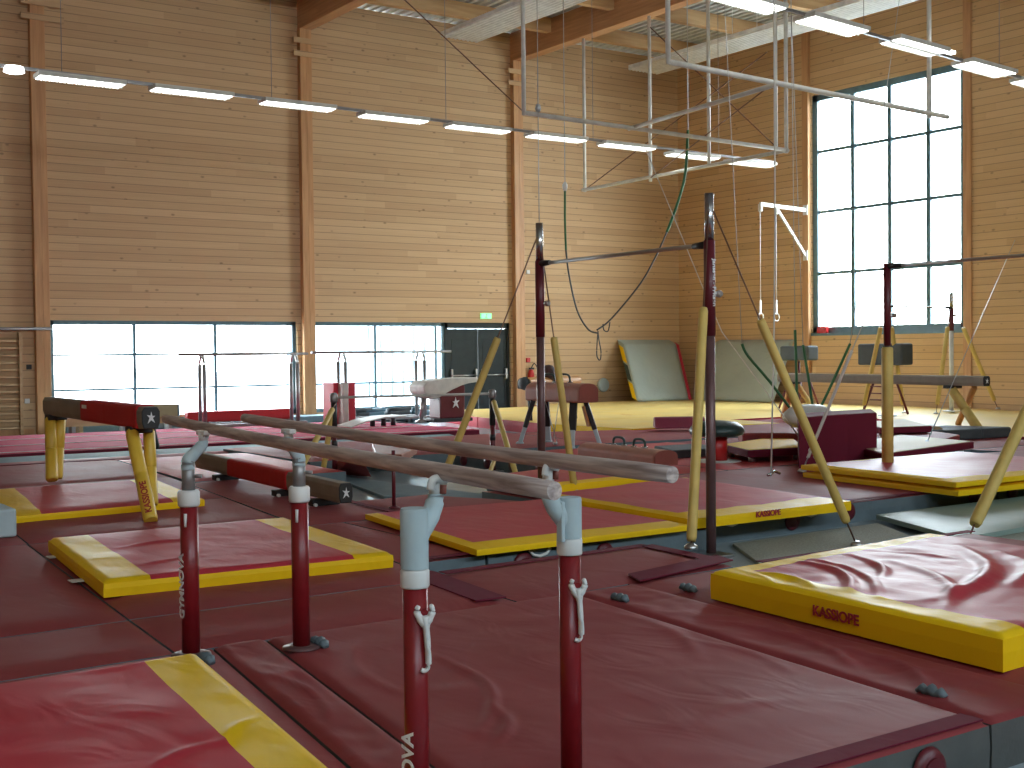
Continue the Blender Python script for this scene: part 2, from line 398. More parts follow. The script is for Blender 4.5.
# dark double door
d = MB()
for s_ in (0, 1):
    xa = 16.68+s_*.93; d.box((xa, Y1+.08, .02), (xa+.91, Y1+.13, 2.20), .006)
    d.box((xa+.12, Y1+.075, .25), (xa+.79, Y1+.085, 1.95), .01)
d.box((16.6, Y1+.06, 0), (16.68, Y1+.16, 2.36)).box((18.48, Y1+.06, 0), (18.56, Y1+.16, 2.36)).box((16.6, Y1+.06, 2.22), (18.56, Y1+.16, 2.36))
door = d.build('door_1', 'door', kind='structure')
for s_ in (0, 1):
    xa = 16.75+s_*.93
    MB().tube([(xa, Y1+.02, 1.02), (xa+.78, Y1+.02, 1.02)], .018).box((xa, Y1+.01, .92), (xa+.05, Y1+.08, 1.18)).box((xa+.73, Y1+.01, .92), (xa+.78, Y1+.08, 1.18)).build('panic_bar', 'steel', door)
# outside
MB().box((-60, Y1+TH, -.45), (120, 130, -.15)).box((X1+TH, -60, -.45), (120, Y1+TH, -.15)).build('ground', 'ground', kind='structure')
bx_ = MB(); b0 = aty(372, 360, 44)
for i in range(26): bx_.box((b0.x+i*.5, 44, -.15), (b0.x+i*.5+.34, 44.3, 5.5))
bx_.box((b0.x, 44.2, -.15), (b0.x+13, 52, 5.6)).build('building', 'facade', label='pale blue ribbed building seen outside through the low window beside the dark door', cat='building')

# ------------------------------------------------------------------ ceiling things
gl = 'louvred strip lights in two hanging rows'
def make_lamp(label, w=.36, ln=1.38):
    t = thing('ceiling_light', (0, 0, 0), label, 'light', gl)
    m = MB(); m.box((0, -w/2, .0), (ln, w/2, .07), .006); m.bm.faces.ensure_lookup_table(); m.local = True; m.build('housing', 'whitepaint', t)
    m = MB(); m.box((.03, -w/2+.03, -.012), (ln-.03, w/2-.03, -.001)); m.local = True; m.build('diffuser', 'lamp', t)
    m = MB(); k = 0.06
    while k < ln-.04: m.box((k, -w/2+.02, -.03), (k+.006, w/2-.02, -.013)); k += .06
    m.box((.02, -.008, -.032), (ln-.02, .008, -.013)); m.local = True; m.build('louvre', 'whitepaint', t)
    return t
R1 = [(36, 73.4), (151.6, 86), (261.5, 99.4), (360.7, 112.5), (448, 123.4), (529, 133), (601.6, 142), (669, 152), (728.5, 159.5)]
desc = ['leftmost lamp of the long far row, beside the left timber column', 'second strip light from the left in the far row', 'strip light of the far row in front of the second timber column', 'fourth strip light from the left in the far row', 'strip light of the far row just left of the third timber column',
        'strip light of the far row just right of the third timber column', 'seventh strip light of the far row, between the thin white hanging poles', 'strip light of the far row next to the last one on its right', 'rightmost lamp of the far row, shining on the wood wall beside the big window']
YR = 20.55
proto = make_lamp(desc[0])
for i, p in enumerate(R1):
    q = aty(p[0], p[1], YR); o = proto if i == 0 else copy_tree(proto)
    o.location = (q.x, YR, q.z-.05); o['label'] = desc[i]
qa = aty(-60, 62, YR); qb = aty(775, 165, YR)
t = MB().bar((qa.x, YR, qa.z+.06), (qb.x, YR, qb.z+.06), .05, .05)
for i in range(5):
    f = lerp((qa.x, YR, qa.z+.06), (qb.x, YR, qb.z+.06), (i+.5)/5); t.tube([f, (f.x, f.y, ZR)], .006, 6)
t.build('lighting_rail', 'greysteel', label='thin grey rail carrying the far row of strip lights', cat='rail')
q = aty(14, 72, YR)
MB().lathe((q.x, YR, q.z), [(.02, .1), (.14, .08), (.16, 0), (.12, -.015)], 16).build('round_lamp', 'lamp', label='small round lamp hanging left of the far lamp row', cat='lamp')
R2 = [(715, -9), (803.8, 15.3), (889.8, 37.4), (961.9, 60.5), (1020, 77.7)]
YR2 = 13.5
d2 = ['strip light of the near row cut by the top edge of the picture', 'strip light of the near row right of the white hanging poles', 'strip light of the near row above the top of the big window', 'strip light of the near row over the right edge of the big window', 'strip light of the near row cut by the right edge of the picture']
p2 = None
for i, p in enumerate(R2):
    q = aty(p[0], p[1], YR2)
    if p2 is None: p2 = make_lamp(d2[0], .46, 1.30); o = p2
    else: o = copy_tree(p2)
    o.location = (q.x, YR2, q.z-.05); o['label'] = d2[i]; o.rotation_euler.y = .045
qa = aty(640, -30, YR2); qb = aty(1080, 97, YR2)
t = MB().bar((qa.x, YR2, qa.z+.04), (qb.x, YR2, qb.z+.04), .05, .05)
for i in range(3):
    f = lerp((qa.x, YR2, qa.z+.04), (qb.x, YR2, qb.z+.04), (i+.3)/3); t.tube([f, (f.x, f.y, ZR)], .006, 6)
t.build('lighting_rail', 'greysteel', label='thin grey rail carrying the near row of strip lights', cat='rail')
for p, Y in (((636, 148), 20.9), ((944, 52), 13.9)):
    q = aty(*p, Y); w_ = MB(); w_.box((q.x-.2, Y-.1, q.z-.03), (q.x+.2, Y+.1, q.z+.03), .01)
    w_.build('emergency_light', 'lamp', label='small box light %s' % ('between two lamps of the far row' if Y > 20 else 'between two lamps of the near row'), cat='light')
# fluted white radiant panels hanging in the bays
for k, (xc, y1_) in enumerate(((15.45, 24.3), (21.2, 24.6))):
    m = MB(); zc = 8.75; y0_ = 3
    for j in range(9):
        xx = xc-.45+j*.1125; m.tube([(xx, y0_, zc), (xx, y1_, zc)], .052, 8, sy=.7)
    m.box((xc-.5, y0_, zc+.01), (xc+.5, y1_, zc+.09), .01)
    for yy in (6, 11, 16, 21):
        for sx in (-.4, .4): m.tube([(xc+sx, yy, zc+.05), (xc+sx, yy, ZR)], .006, 6)
    m.build('radiant_panel', 'duct', label='long white fluted heating panel hanging %s' % ('in the bay above the dark door' if k == 0 else 'in the bay beside the big window'), cat='heating panel')
# suspended white frame
fr = thing('suspension_frame', (18.8, 17.7, 9.13), 'white steel pipe frame hung from the roof beams by seven long poles', 'frame')
P = lambda a, b, r=.040: MB().tube([a, b], r, 10)
ZB = 9.13
pole_spots = [((18.8, 24.0), 5.45), ((18.8, 21.6), 5.42), ((18.8, 19.7), 5.5), ((18.8, 17.5), 5.5), ((18.8, 17.78), 5.55), ((18.8, 14.12), 5.66), ((12.8, 18.05), 5.75), ((12.8, 14.28), 5.9)]
for (x_, y_), z_ in pole_spots: P((x_, y_, z_), (x_, y_, ZB)).build('hanging_pole', 'whitepaint', fr)
P((18.8, 24.1, 5.5), (18.8, 17.45, 5.55)).build('lower_rail', 'whitepaint', fr)
P((12.8, 18.05, 5.79), (18.8, 17.5, 5.56)).build('cross_rail', 'whitepaint', fr)
P((12.8, 14.28, 5.94), (19.3, 14.1, 5.72), .045).build('cross_rail', 'whitepaint', fr)
P((15.15, 18.0, 5.72), (15.1, 14.2, 5.86)).build('joining_rail', 'whitepaint', fr)
m = MB()
for a, b in (((18.8, 24.0, 5.5), (18.8, 18.0, 7.6)), ((18.8, 21.6, 5.5), (15.1, 14.3, 5.9)), ((18.8, 17.7, 5.6), (18.8, 21.6, 8.9)), ((12.8, 18.05, 5.8), (9.2, 20.0, 9.6))): m.tube([a, b], .012, 6)
m.build('stay_wire', 'wire', fr)
# thin diagonal cables and pulleys
def cable(name, pts, r, mat, label, cat, group=None, n=8): return MB().tube(pts, r, n).build(name, mat, label=label, cat=cat, group=group)
def curve_pts(pts, k=8):
    P_ = [Vector(p) for p in pts]; out = []
    for i in range(len(P_)-1):
        p0, p1, p2_, p3 = P_[max(i-1, 0)], P_[i], P_[i+1], P_[min(i+2, len(P_)-1)]
        for j in range(k):
            t = j/k; out.append(.5*((2*p1)+(p2_-p0)*t+(2*p0-5*p1+4*p2_-p3)*t*t+(3*p1-p0-3*p2_+p3)*t**3))
    out.append(P_[-1]); return out
# twisting harness on green ropes
YH = 20.0
hr = thing('training_harness', aty(597, 330, YH), 'black harness belt slung between two long green ropes below the hanging frame', 'harness')
A = aty(565, 186, YH); 
MB().tube([(A.x, YH, ZR-.02), A], .008, 6).build('pulley_line', 'greywire', hr)
MB().lathe(A, [(.03, -.1), (.05, -.03), (.05, .03), (.02, .08)], 10).build('pulley', 'white', hr)
MB().tube(curve_pts([A, aty(565, 220, YH), aty(566, 250, YH)]), .022, 8).build('rope', 'greenrope', hr)
MB().tube(curve_pts([aty(566, 250, YH), aty(569, 275, YH), aty(577, 310, YH), aty(588, 329, YH), aty(597, 333, YH)]), .018, 8).build('rope', 'black', hr)
MB().tube(curve_pts([aty(597, 330, YH), aty(612, 318, YH), aty(640, 284, YH), aty(655, 258, YH), aty(667, 232, YH)]), .018, 8).build('rope', 'black', hr)
MB().tube(curve_pts([aty(667, 232, YH), aty(676, 208, YH), aty(683, 185, YH), aty(686, 165, YH), aty(688, 130, YH)]), .03, 8).build('rope', 'greenrope', hr)
B = aty(688, 130, YH); MB().tube([B, (B.x, YH, ZR-.02)], .01, 6).build('pulley_line', 'greywire', hr)
MB().tube(curve_pts([aty(598, 331, YH), aty(597, 345, YH), aty(597, 356, YH), aty(600, 360, YH), aty(601, 352, YH), aty(599, 340, YH), aty(598, 331, YH)]), .012, 6).build('strap_loop', 'black', hr)
MB().tube(curve_pts([aty(603, 324, YH), aty(604, 330, YH), aty(608, 331, YH), aty(610, 322, YH)]), .012, 6).build('strap_loop', 'black', hr)
# wall bracket with rings
br = thing('wall_bracket', (X1-.15, 22.1, 4.0), 'white triangular steel bracket sticking out beside the big window', 'bracket')
pa = aty(760, 204, 22.1); pb = Vector((X1-.10, 22.0, 5.12)); pc = Vector((X1-.10, 22.0, 3.95)); pd = aty(776, 207, 22.1)
MB().bar(pa, pb, .07, .09).box((X1-.13, 21.94, 5.0), (X1-.10, 22.08, 5.25)).build('arm', 'white', br)
MB().bar(pd, pc, .05, .06).box((X1-.13, 21.94, 3.85), (X1-.10, 22.08, 4.1)).build('strut', 'white', br)
MB().box((pa.x-.02, 22.05, pa.z-.18), (pa.x+.04, 22.15, pa.z)).box((pd.x-.02, 22.05, pd.z-.18), (pd.x+.03, 22.15, pd.z)).build('hook', 'white', br)
for (u, nm) in ((pa, 'left'), (pd, 'right')):
    zl = aty(760, 300, 22.1).z
    t = thing('gym_ring', (u.x, 22.1, zl-.5), 'white gymnastic ring hanging low from the %s hook of the white wall bracket' % nm, 'ring')
    MB().tube([(u.x, 22.1, u.z-.19), (u.x, 22.1, zl)], .008, 6).build('rope', 'rope', t)
    MB().box((u.x-.02, 22.09, zl-.35), (u.x+.02, 22.11, zl)).build('strap', 'white', t)
    MB().tube([(u.x+.09*math.cos(a), 22.1, zl-.42+.1*math.sin(a)) for a in [2*PI*i/16 for i in range(17)]], .014, 8, caps=False, up=(0, 1, 0)).build('hoop', 'ivory', t)

# ------------------------------------------------------------------ small things on the back wall
e = aty(486, 316, Y1-.03)
t = thing('exit_sign', (e.x, Y1-.03, e.z), 'small green lit emergency exit sign above the dark door', 'sign')
MB().box((e.x-.16, Y1-.05, e.z-.07), (e.x+.16, Y1-.001, e.z+.07), .01).build('sign_box', 'exit', t)
MB().tube([(e.x-.02, Y1-.055, e.z-.05), (e.x+.0, Y1-.055, e.z+.01)], .01, 6).tube([(e.x+.03, Y1-.055, e.z-.05), (e.x, Y1-.055, e.z+.01)], .01, 6).box((e.x-.09, Y1-.06, e.z-.01), (e.x-.03, Y1-.052, e.z+.01)).lathe((e.x+.01, Y1-.056, e.z+.035), [(.015, -.01), (.015, .01)], 8).build('running_figure', 'white', t)
e = aty(531, 376, Y1-.12)
t = thing('fire_extinguisher', (e.x, Y1-.12, e.z-.25), 'red fire extinguisher with black hose hung on the wood wall right of the door', 'extinguisher')
MB().lathe((e.x, Y1-.12, e.z-.28), [(.02, 0), (.08, .01), (.085, .35), (.06, .43), (.02, .46)], 16).build('cylinder', 'exred', t)
MB().tube(curve_pts([(e.x, Y1-.13, e.z+.2), (e.x+.1, Y1-.14, e.z+.33), (e.x+.2, Y1-.14, e.z+.15), (e.x+.14, Y1-.14, e.z-.15)]), .014, 6).build('hose', 'black', t)
MB().box((e.x-.05, Y1-.15, e.z+.17), (e.x+.09, Y1-.09, e.z+.22), .01).build('valve', 'black', t)
e = aty(528, 360, Y1-.02)
MB().box((e.x-.06, Y1-.05, e.z-.06), (e.x+.06, Y1-.001, e.z+.06), .012).build('alarm_button', 'exred', label='small red alarm button on the wood wall above the extinguisher', cat='alarm button')
e = aty(604, 385, Y1-.05)
MB().lathe((e.x, Y1-.06, e.z), [(.19, .06), (.19, .02), (.16, -.01), (.15, 0), (.02, -.02)], 24, axis='y').build('round_vent', 'foam', label='round pale grey ventilation disc low on the wood wall', cat='vent')
e = aty(528, 272, Y1-.02); MB().box((e.x-.05, Y1-.04, e.z-.05), (e.x+.05, Y1-.001, e.z+.05), .01).build('wall_sensor', 'white', label='tiny white sensor box on the wood wall right of the third column', cat='sensor')
for (px_, py_, nm) in ((29, 367, 'dark upper'), (27, 401, 'white lower')):
    e = aty(px_, py_, Y1-.02); MB().box((e.x-.05, Y1-.05, e.z-.05), (e.x+.05, Y1-.001, e.z+.05), .01).build('wall_socket', 'black' if 'dark' in nm else 'white', label='%s socket on the wall between the wall bars and the window' % nm, cat='socket')
# wall bars at far left
wb0 = aty(0, 400, Y1-.1).x
t = thing('wall_bars', (wb0-.5, Y1-.15, 0), 'wooden wall bars ladder standing at the left end of the back wall', 'wall bars')
for xx in (wb0-.75, wb0+.38): MB().box((xx, Y1-.14, 0), (xx+.06, Y1-.02, 2.1), .005).build('upright', 'bench', t)
for i in range(13):
    z = .15+i*.148; MB().tube([(wb0-.72, Y1-.10, z), (wb0+.42, Y1-.10, z)], .02, 8, sy=1.2).build('rung', 'bench', t)
MB().tube([(wb0-1.5, Y1-.25, 2.17), (6.93, Y1-.25, 2.18)], .03, 8).box((6.88, Y1-.26, 2.15), (6.93, Y1-.0, 2.21)).box((wb0+.3, Y1-.26, 2.15), (wb0+.36, Y1-.0, 2.21)).build('wall_rail', 'greysteel', label='pale steel rail above the wall bars at the left', cat='rail')
# leaning mats
a = aty(624, 344, 26.55); b = aty(676, 344, 26.55); c = aty(684, 402, 25.5); d_ = aty(634, 404, 25.5)
c = Vector((c.x, 25.3, .26)); d_ = Vector((d_.x, 25.3, .26))
t = thing('crash_mat', (22.2, 25.6, .25), 'grey crash mat with yellow and green side leaning against the back wall', 'mat')
off = Vector((0, .28, .12))
def sag_quad(mb, P00, P10, P11, P01, off, nu=14, nv=14, amp=.02, seed=0):
    nrm = (P10-P00).cross(P01-P00).normalized(); g = []
    for i in range(nu+1):
        row = []
        for j in range(nv+1):
            u, v = i/nu, j/nv; p = P00*(1-u)*(1-v)+P10*u*(1-v)+P11*u*v+P01*(1-u)*v
            ed = min(u, 1-u, v, 1-v); w = min(1, ed*8)
            p = p + nrm*amp*w*noise.noise(Vector((u*3+seed, v*5, seed)))*2
            row.append(mb.bm.verts.new(p))
        g.append(row)
    for i in range(nu):
        for j in range(nv):
            f = mb.bm.faces.new((g[i][j], g[i+1][j], g[i+1][j+1], g[i][j+1])); f.smooth = True
    rim = [g[i][0] for i in range(nu+1)]+[g[nu][j] for j in range(1, nv+1)]+[g[i][nv] for i in range(nu-1, -1, -1)]+[g[0][j] for j in range(nv-1, 0, -1)]
    bk = [mb.bm.verts.new(v.co+off) for v in rim]; k = len(rim)
    for i in range(k): mb.bm.faces.new((rim[i], rim[(i+1) % k], bk[(i+1) % k], bk[i]))
    mb.bm.faces.new(bk)
mb = MB(); sag_quad(mb, d_, c, b, a, off, seed=3); mb.build('cover', 'tarp', t)
sh = Vector((-.012, .06, .0))
for i, mt in enumerate(('yellow', 'dgreen', 'yellow')):
    p0 = lerp(d_, a, .02+i*.32)+sh; p1 = lerp(d_, a, .30+i*.32)+sh
    MB().prism([p0, p1, p1+off*.6, p0+off*.6], (-.015, 0, 0)).build('side_patch', mt, t)
q0 = c+Vector((.0, -.02, 0)); q1 = b+Vector((.0, -.02, -.02)); MB().prism([q0, q1, q1+off*.5, q0+off*.5], (.09, 0, 0)).build('side_strip', 'red', t)
a = atx(716, 342, 24.25); b = atx(790, 342, 24.25); d_ = Vector((23.5, a.y+.05, .26)); c = Vector((23.5, b.y-.0, .26))
mb = MB(); sag_quad(mb, d_, c, b, a, Vector((.16, 0, .06)), seed=9, amp=.035)
mb.build('crash_mat', 'tarp', label='wide grey-green crash mat leaning against the right wall by the corner', cat='mat')

# ------------------------------------------------------------------ mats
def ridge(p, folds):
    h = 0
    for (a, b, w, ht) in folds:
        a = Vector(a[:2]); b = Vector(b[:2]); d = b-a; t = max(0, min(1, (p-a).dot(d)/d.length_squared))
        q = a+d*t; bow = math.sin(t*PI); n_ = Vector((-d.y, d.x)).normalized()
        q = q+n_*bow*d.length*.12; r = (p-q).length
        h += ht*math.exp(-(r/w)**2)*(.25+.75*bow)
    return h
def mat(name, label, corners, z0, h, top='wine', border=None, bmat='yellow', side=None, cat='mat', group=None, amp=.006, freq=1.5, nu=None, nv=None, folds=(), seed=0, single=False):
    """cushion on four ground corners (near-left, near-right, far-right, far-left); border = widths in m (left, right, near, far)"""
    P00, P10, P11, P01 = [Vector((c[0], c[1], 0)) for c in corners]
    side = side or bmat
    lu = (P10-P00).length; lv = (P01-P00).length
    cen = (P00+P10+P11+P01)/4
    if nu is None: nu = max(2, min(60, int(lu/.14)))
    if nv is None: nv = max(2, min(60, int(lv/.14)))
    us = [i/nu for i in range(nu+1)]; vs_ = [j/nv for j in range(nv+1)]
    if border:
        def snap(arr, vals):
            for t in vals:
                if 0 < t < 1:
                    k = min(range(1, len(arr)-1), key=lambda i: abs(arr[i]-t)); arr[k] = t
        bl, br, bn, bf = border
        snap(us, [bl/lu, 1-br/lu]); snap(vs_, [bn/lv, 1-bf/lv])
    e1 = min(.02, h*.3)
    def pt(u, v):
        p = P00*(1-u)*(1-v)+P10*u*(1-v)+P11*u*v+P01*(1-u)*v
        ed = min(min(u, 1-u)*lu, min(v, 1-v)*lv); k = min(1, ed/.12)
        z = z0+h-e1*(1-min(1, ed/.03))+amp*k*(noise.noise(Vector((p.x*freq+seed, p.y*freq, seed)))+.5*noise.noise(Vector((p.x*freq*3, p.y*freq*3+seed, 1))))
        z += ridge(Vector((p.x, p.y)), folds)*min(1, ed/.2)
        return Vector((p.x, p.y, z))
    G = [[pt(u, v) for v in vs_] for u in us]
    def panel(sel):
        m = MB(); vv = {}
        def V(i, j):
            if (i, j) not in vv: vv[(i, j)] = m.bm.verts.new(G[i][j])
            return vv[(i, j)]
        for i in range(nu):
            for j in range(nv):
                if sel((us[i]+us[i+1])/2, (vs_[j]+vs_[j+1])/2):
                    f = m.bm.faces.new((V(i, j), V(i+1, j), V(i+1, j+1), V(i, j+1))); f.smooth = True
        return m
    def sides(m, mi=1):
        rim = [(i, 0) for i in range(nu+1)]+[(nu, j) for j in range(1, nv+1)]+[(i, nv) for i in range(nu-1, -1, -1)]+[(0, j) for j in range(nv-1, 0, -1)]
        tp = [m.bm.verts.new(G[i][j]) for i, j in rim]; bulge = []
        for i, j in rim:
            q = G[i][j]; d = (q-cen); d.z = 0; q2 = q+d.normalized()*min(.004, h*.04); bulge.append(m.bm.verts.new((q2.x, q2.y, z0+h*.5)))
        bt = [m.bm.verts.new((G[i][j].x, G[i][j].y, z0)) for i, j in rim]; k = len(rim)
        for a, b in ((tp, bulge), (bulge, bt)):
            for i in range(k):
                f = m.bm.faces.new((a[i], a[(i+1) % k], b[(i+1) % k], b[i])); f.material_index = mi
        m.bm.faces.new(bt).material_index = mi
    if border:
        inb = lambda u, v: not (bl/lu <= u <= 1-br/lu and bn/lv <= v <= 1-bf/lv)
        t = thing(name, (cen.x, cen.y, z0), label, cat, group)
        panel(lambda u, v: not inb(u, v)).build('centre_panel', top, t)
        m = panel(inb); sides(m, 0); m.build('border', side, t)
        return t
    m = panel(lambda u, v: True); sides(m, 1)
    return m.build(name, [top, side], label=label, cat=cat, group=group, origin=(cen.x, cen.y, z0))
def V2(p): return (p.x, p.y)
ML = 'floor_mat'
S = 'matside'
def fmat(label, corners, top='wine', **k): return mat(ML, label, corners, 0.0, .2, top, side=k.pop('side', S), **k)
pinch = .012
g_ = 'wine red floor mats laid edge to edge'
lf = lambda y: 2.03+(y-5.76)*.077
fmat('wine red floor mat under the yellow edged mat in the near left corner', [(.2, 2.8), (1.79, 2.8), (2.2, 5.73), (.3, 5.67)], seed=1)
fmat('narrow wine red floor strip at the left edge behind the near left yellow edged mat', [(.3, 5.685), (2.02, 5.742), (2.085, 6.615), (.5, 6.57)], seed=2)
fmat('wine red floor mat at the left edge, left of the front yellow bordered mat', [(.5, 6.585), (2.085, 6.63), (2.33, 9.79), (.9, 9.79)], seed=3)
fmat('wine red floor mat at the far left edge under the balance beam mat', [(.9, 9.805), (2.34, 9.805), (2.66, 13.43), (1.2, 13.43)], seed=4)
fmat('wine red floor mat at the left edge next to the tumbling track', [(1.2, 13.445), (2.665, 13.445), (3.1, 17.0), (1.6, 17.0)], seed=5)
fm = [((2.49, 5.66), (2.9, 4.6), .03, .02)]
near = fmat('large wrinkled wine red floor mat under the parallel bars in the foreground', [(2.05, 2.8), (4.07, 2.8), (4.38, 5.73), (2.49, 5.735)], seed=6, nu=90, nv=130, side='matdark', amp=.01,
     folds=[(at(434, 655, .2), at(478, 735, .2), .022, .016), (at(490, 705, .2), at(494, 745, .2), .02, .014), (at(700, 720, .2), at(790, 700, .2), .05, .01), (at(760, 650, .2), at(880, 690, .2), .03, .014), (at(690, 640, .2), at(790, 672, .2), .03, .014), (at(600, 610, .2), at(700, 660, .2), .04, .01), (at(420, 700, .2), at(360, 640, .2), .03, .01)])
fmat('narrow crumpled wine red floor strip between the foreground mat and the near left mat', [(1.805, 2.8), (2.038, 2.8), (2.478, 5.735), (2.215, 5.735)], seed=7, side='matdark', amp=.014, nu=14, nv=110, freq=2.5, folds=[(at(240, 668, .2), at(330, 735, .2), .02, .022), (at(262, 664, .2), at(380, 745, .2), .022, .02), (at(200, 690, .2), at(300, 768, .2), .03, .015)])
fmat('crumpled wine red floor strip between the foreground mat and the big right mat', [(4.085, 2.8), (4.63, 2.8), (4.835, 5.74), (4.395, 5.73)], seed=8, side='matdark', amp=.014, freq=3, nu=24, nv=120,
     folds=[(at(720, 622, .2), at(860, 672, .2), .03, .025), (at(730, 612, .2), at(800, 640, .2), .03, .02), (at(850, 650, .2), at(930, 690, .2), .03, .02)])
fmat('wine red floor mat under the big yellow edged mat at the right', [(4.645, 2.8), (8.2, 2.8), (8.2, 5.82), (4.85, 5.82)], seed=9, side='matdark')
fmat('narrow wine red floor strip just before the front yellow bordered mat', [(2.035, 5.75), (4.0, 5.75), (4.02, 6.63), (2.10, 6.63)], seed=10)
fmat('wine red floor mat bordering the trench right of the near parallel bar posts', [(4.013, 5.75), (5.78, 5.86), (5.88, 6.84), (4.05, 6.78)], seed=11)
fmat('wine red floor mat under the front yellow bordered mat', [(2.10, 6.645), (4.03, 6.645), (4.43, 9.79), (2.345, 9.79)], seed=12)
fmat('wine red floor mat just in front of the low red covered beam', [(2.355, 9.805), (4.43, 9.805), (4.68, 11.76), (2.52, 11.76)], seed=13)
fmat('wine red floor mat beside the feet of the high balance beam', [(2.53, 11.775), (4.685, 11.775), (4.99, 14.21), (2.75, 14.21)], seed=14)
fmat('wine red floor mat bordering the tumbling track behind the high balance beam', [(2.76, 14.225), (4.99, 14.225), (5.24, 17.0), (3.12, 17.0)], seed=15)
fmat('wine red floor mat between the front yellow bordered mat and the low beam end', [(4.125, 7.24), (4.765, 7.24), (4.765, 9.39), (4.40, 9.39)], seed=16)
fmat('wine red floor mat under the middle yellow bordered mats, edge on the trench', [(4.78, 7.22), (6.92, 7.22), (6.92, 9.38), (4.78, 9.38)], seed=17)
fmat('wine red floor mat under the low red covered beam', [(4.415, 9.405), (5.39, 9.405), (5.66, 13.4), (4.9, 13.4)], seed=18)
fmat('shiny wine red floor mat between the low beam and the pale floor strip', [(5.405, 9.405), (6.9, 9.405), (6.3, 10.7), (5.5, 10.7)], seed=19)
fmat('bright brick red floor mat behind the low red covered beam', [(5.0, 13.5), (6.9, 13.5), (7.1, 17.0), (5.26, 17.0)], 'brick', seed=20)
fmat('wine red floor mat around the foot of the front high bar', [(6.95, 7.5), (8.8, 7.5), (8.8, 10.6), (6.95, 10.6)], seed=21)
fmat('wine red floor mat under the two stacked yellow edged mats', [(8.83, 7.62), (11.2, 7.62), (11.2, 10.6), (8.83, 10.6)], seed=22)
fmat('shiny wine red floor mat at the right edge beyond the stacked mats', [(11.23, 7.62), (15.5, 7.62), (15.5, 10.0), (11.23, 10.6)], seed=23)
fmat('brick red floor mat in front of the low pommel trainer', [(7.6, 10.64), (10.4, 10.64), (10.4, 12.6), (7.9, 11.95)], 'brick', seed=24)
fmat('brick red floor mat under the low pommel trainer and the mushroom trainer', [(9.35, 12.35), (12.5, 10.66), (12.5, 14.45), (9.35, 14.45)], 'brick', seed=25) if False else None
fmat('brick red floor mat under the mushroom trainer', [(10.43, 10.64), (12.9, 10.64), (12.9, 14.45), (10.43, 14.45)], 'brick', seed=25)
fmat('brick red floor mat left of the mushroom trainer, edge on the far trench', [(9.35, 12.4), (10.4, 12.63), (10.4, 14.95), (9.35, 14.95)], 'brick', seed=26)
fmat('wine red floor mat behind the far trench and the low bar', [(7.15, 15.0), (9.9, 15.0), (9.9, 18.0), (7.15, 18.0)], seed=27)
fmat('wine red floor mat under the tall pommel horse', [(9.93, 14.98), (10.42, 14.48), (12.05, 14.48), (12.4, 18.0), (9.93, 18.0)][:1]+[(12.1, 14.98), (12.4, 18.0), (9.93, 18.0)], seed=28)
fmat('brick red floor mat between the spring boards and the right yellow field', [(12.93, 10.64), (14.6, 10.64), (16.9, 14.45), (12.93, 14.45)], 'wine', seed=29)
fmat('wine red floor mat in front of the yellow field behind the mushroom trainer', [(12.13, 14.98), (16.5, 14.48), (16.3, 16.4), (12.45, 18.0)], seed=61)
fmat('shiny wine red floor mat beside the balance beam at the right', [(14.62, 10.64), (16.85, 10.64), (19.75, 16.15), (16.95, 14.45)], seed=62)
fmat('wine red floor mat in the notch of the yellow field', [(16.55, 14.5), (19.7, 16.25), (19.5, 17.8), (17.45, 17.8)], seed=63)
fmat('wine red floor mat at the right edge in front of the yellow field', [(15.53, 7.62), (19.5, 7.62), (16.95, 10.55), (15.0, 10.6)], seed=64)
# maroon edging strips, flaps, handles and clips on the mats
def strip(name, a, b, w, label, z=.203, mt='maroon'):
    a = Vector(a); b = Vector(b); m = MB(); m.bar((a.x, a.y, z), (b.x, b.y, z), w, .006, .002); return m.build(name, mt, label=label, cat='strip')
strip('edge_strip', (4.1, 6.72), (5.84, 6.79), .09, 'maroon edging strip on the near rim of the trench left of the high bar')
strip('edge_strip', (5.83, 6.78), (5.78, 5.95), .12, 'maroon edging strip on the notch beside the front high bar post')
strip('edge_strip', (5.95, 5.79), (8.2, 5.79), .07, 'maroon edging strip on the trench rim behind the big right mat')
strip('edge_strip', (2.15, 2.86), (4.05, 2.86), .10, 'maroon edging strip along the foremost mat edge at the bottom right')
strip('edge_strip', (4.68, 2.86), (8.2, 2.86), .10, 'maroon edging strip on the foremost edge right of the corner gap')
strip('edge_strip', (4.2, 7.27), (4.7, 7.27), .08, 'short maroon edging strip on the far rim of the trench at its left end')
strip('edge_strip', (8.86, 7.66), (11.2, 7.66), .07, 'maroon edging strip on the far trench rim under the stacked mats')
strip('edge_strip', (5.35, 9.45), (5.64, 13.4), .08, 'maroon edging strip running alongside the low red covered beam')
strip('edge_strip', (3.2, 16.96), (5.2, 16.96), .08, 'maroon edging strip on the mats beside the tumbling track at the left')
m = MB(); m.prism([Vector((*V2(at(*p, .2)), .201)) for p in ((400, 566), (436, 573), (506, 598), (476, 602), (430, 585))], (0, 0, .008)); m.build('joining_flap', 'maroon', label='maroon joining flap lying across the seam at the left end of the trench', cat='flap')
m = MB(); m.prism([Vector((*V2(at(*p, .2)), .201)) for p in ((628, 575), (716, 556), (733, 561), (640, 582))], (0, 0, .008)); m.build('joining_flap', 'maroon', label='long maroon joining flap beside the notch left of the high bar foot', cat='flap')
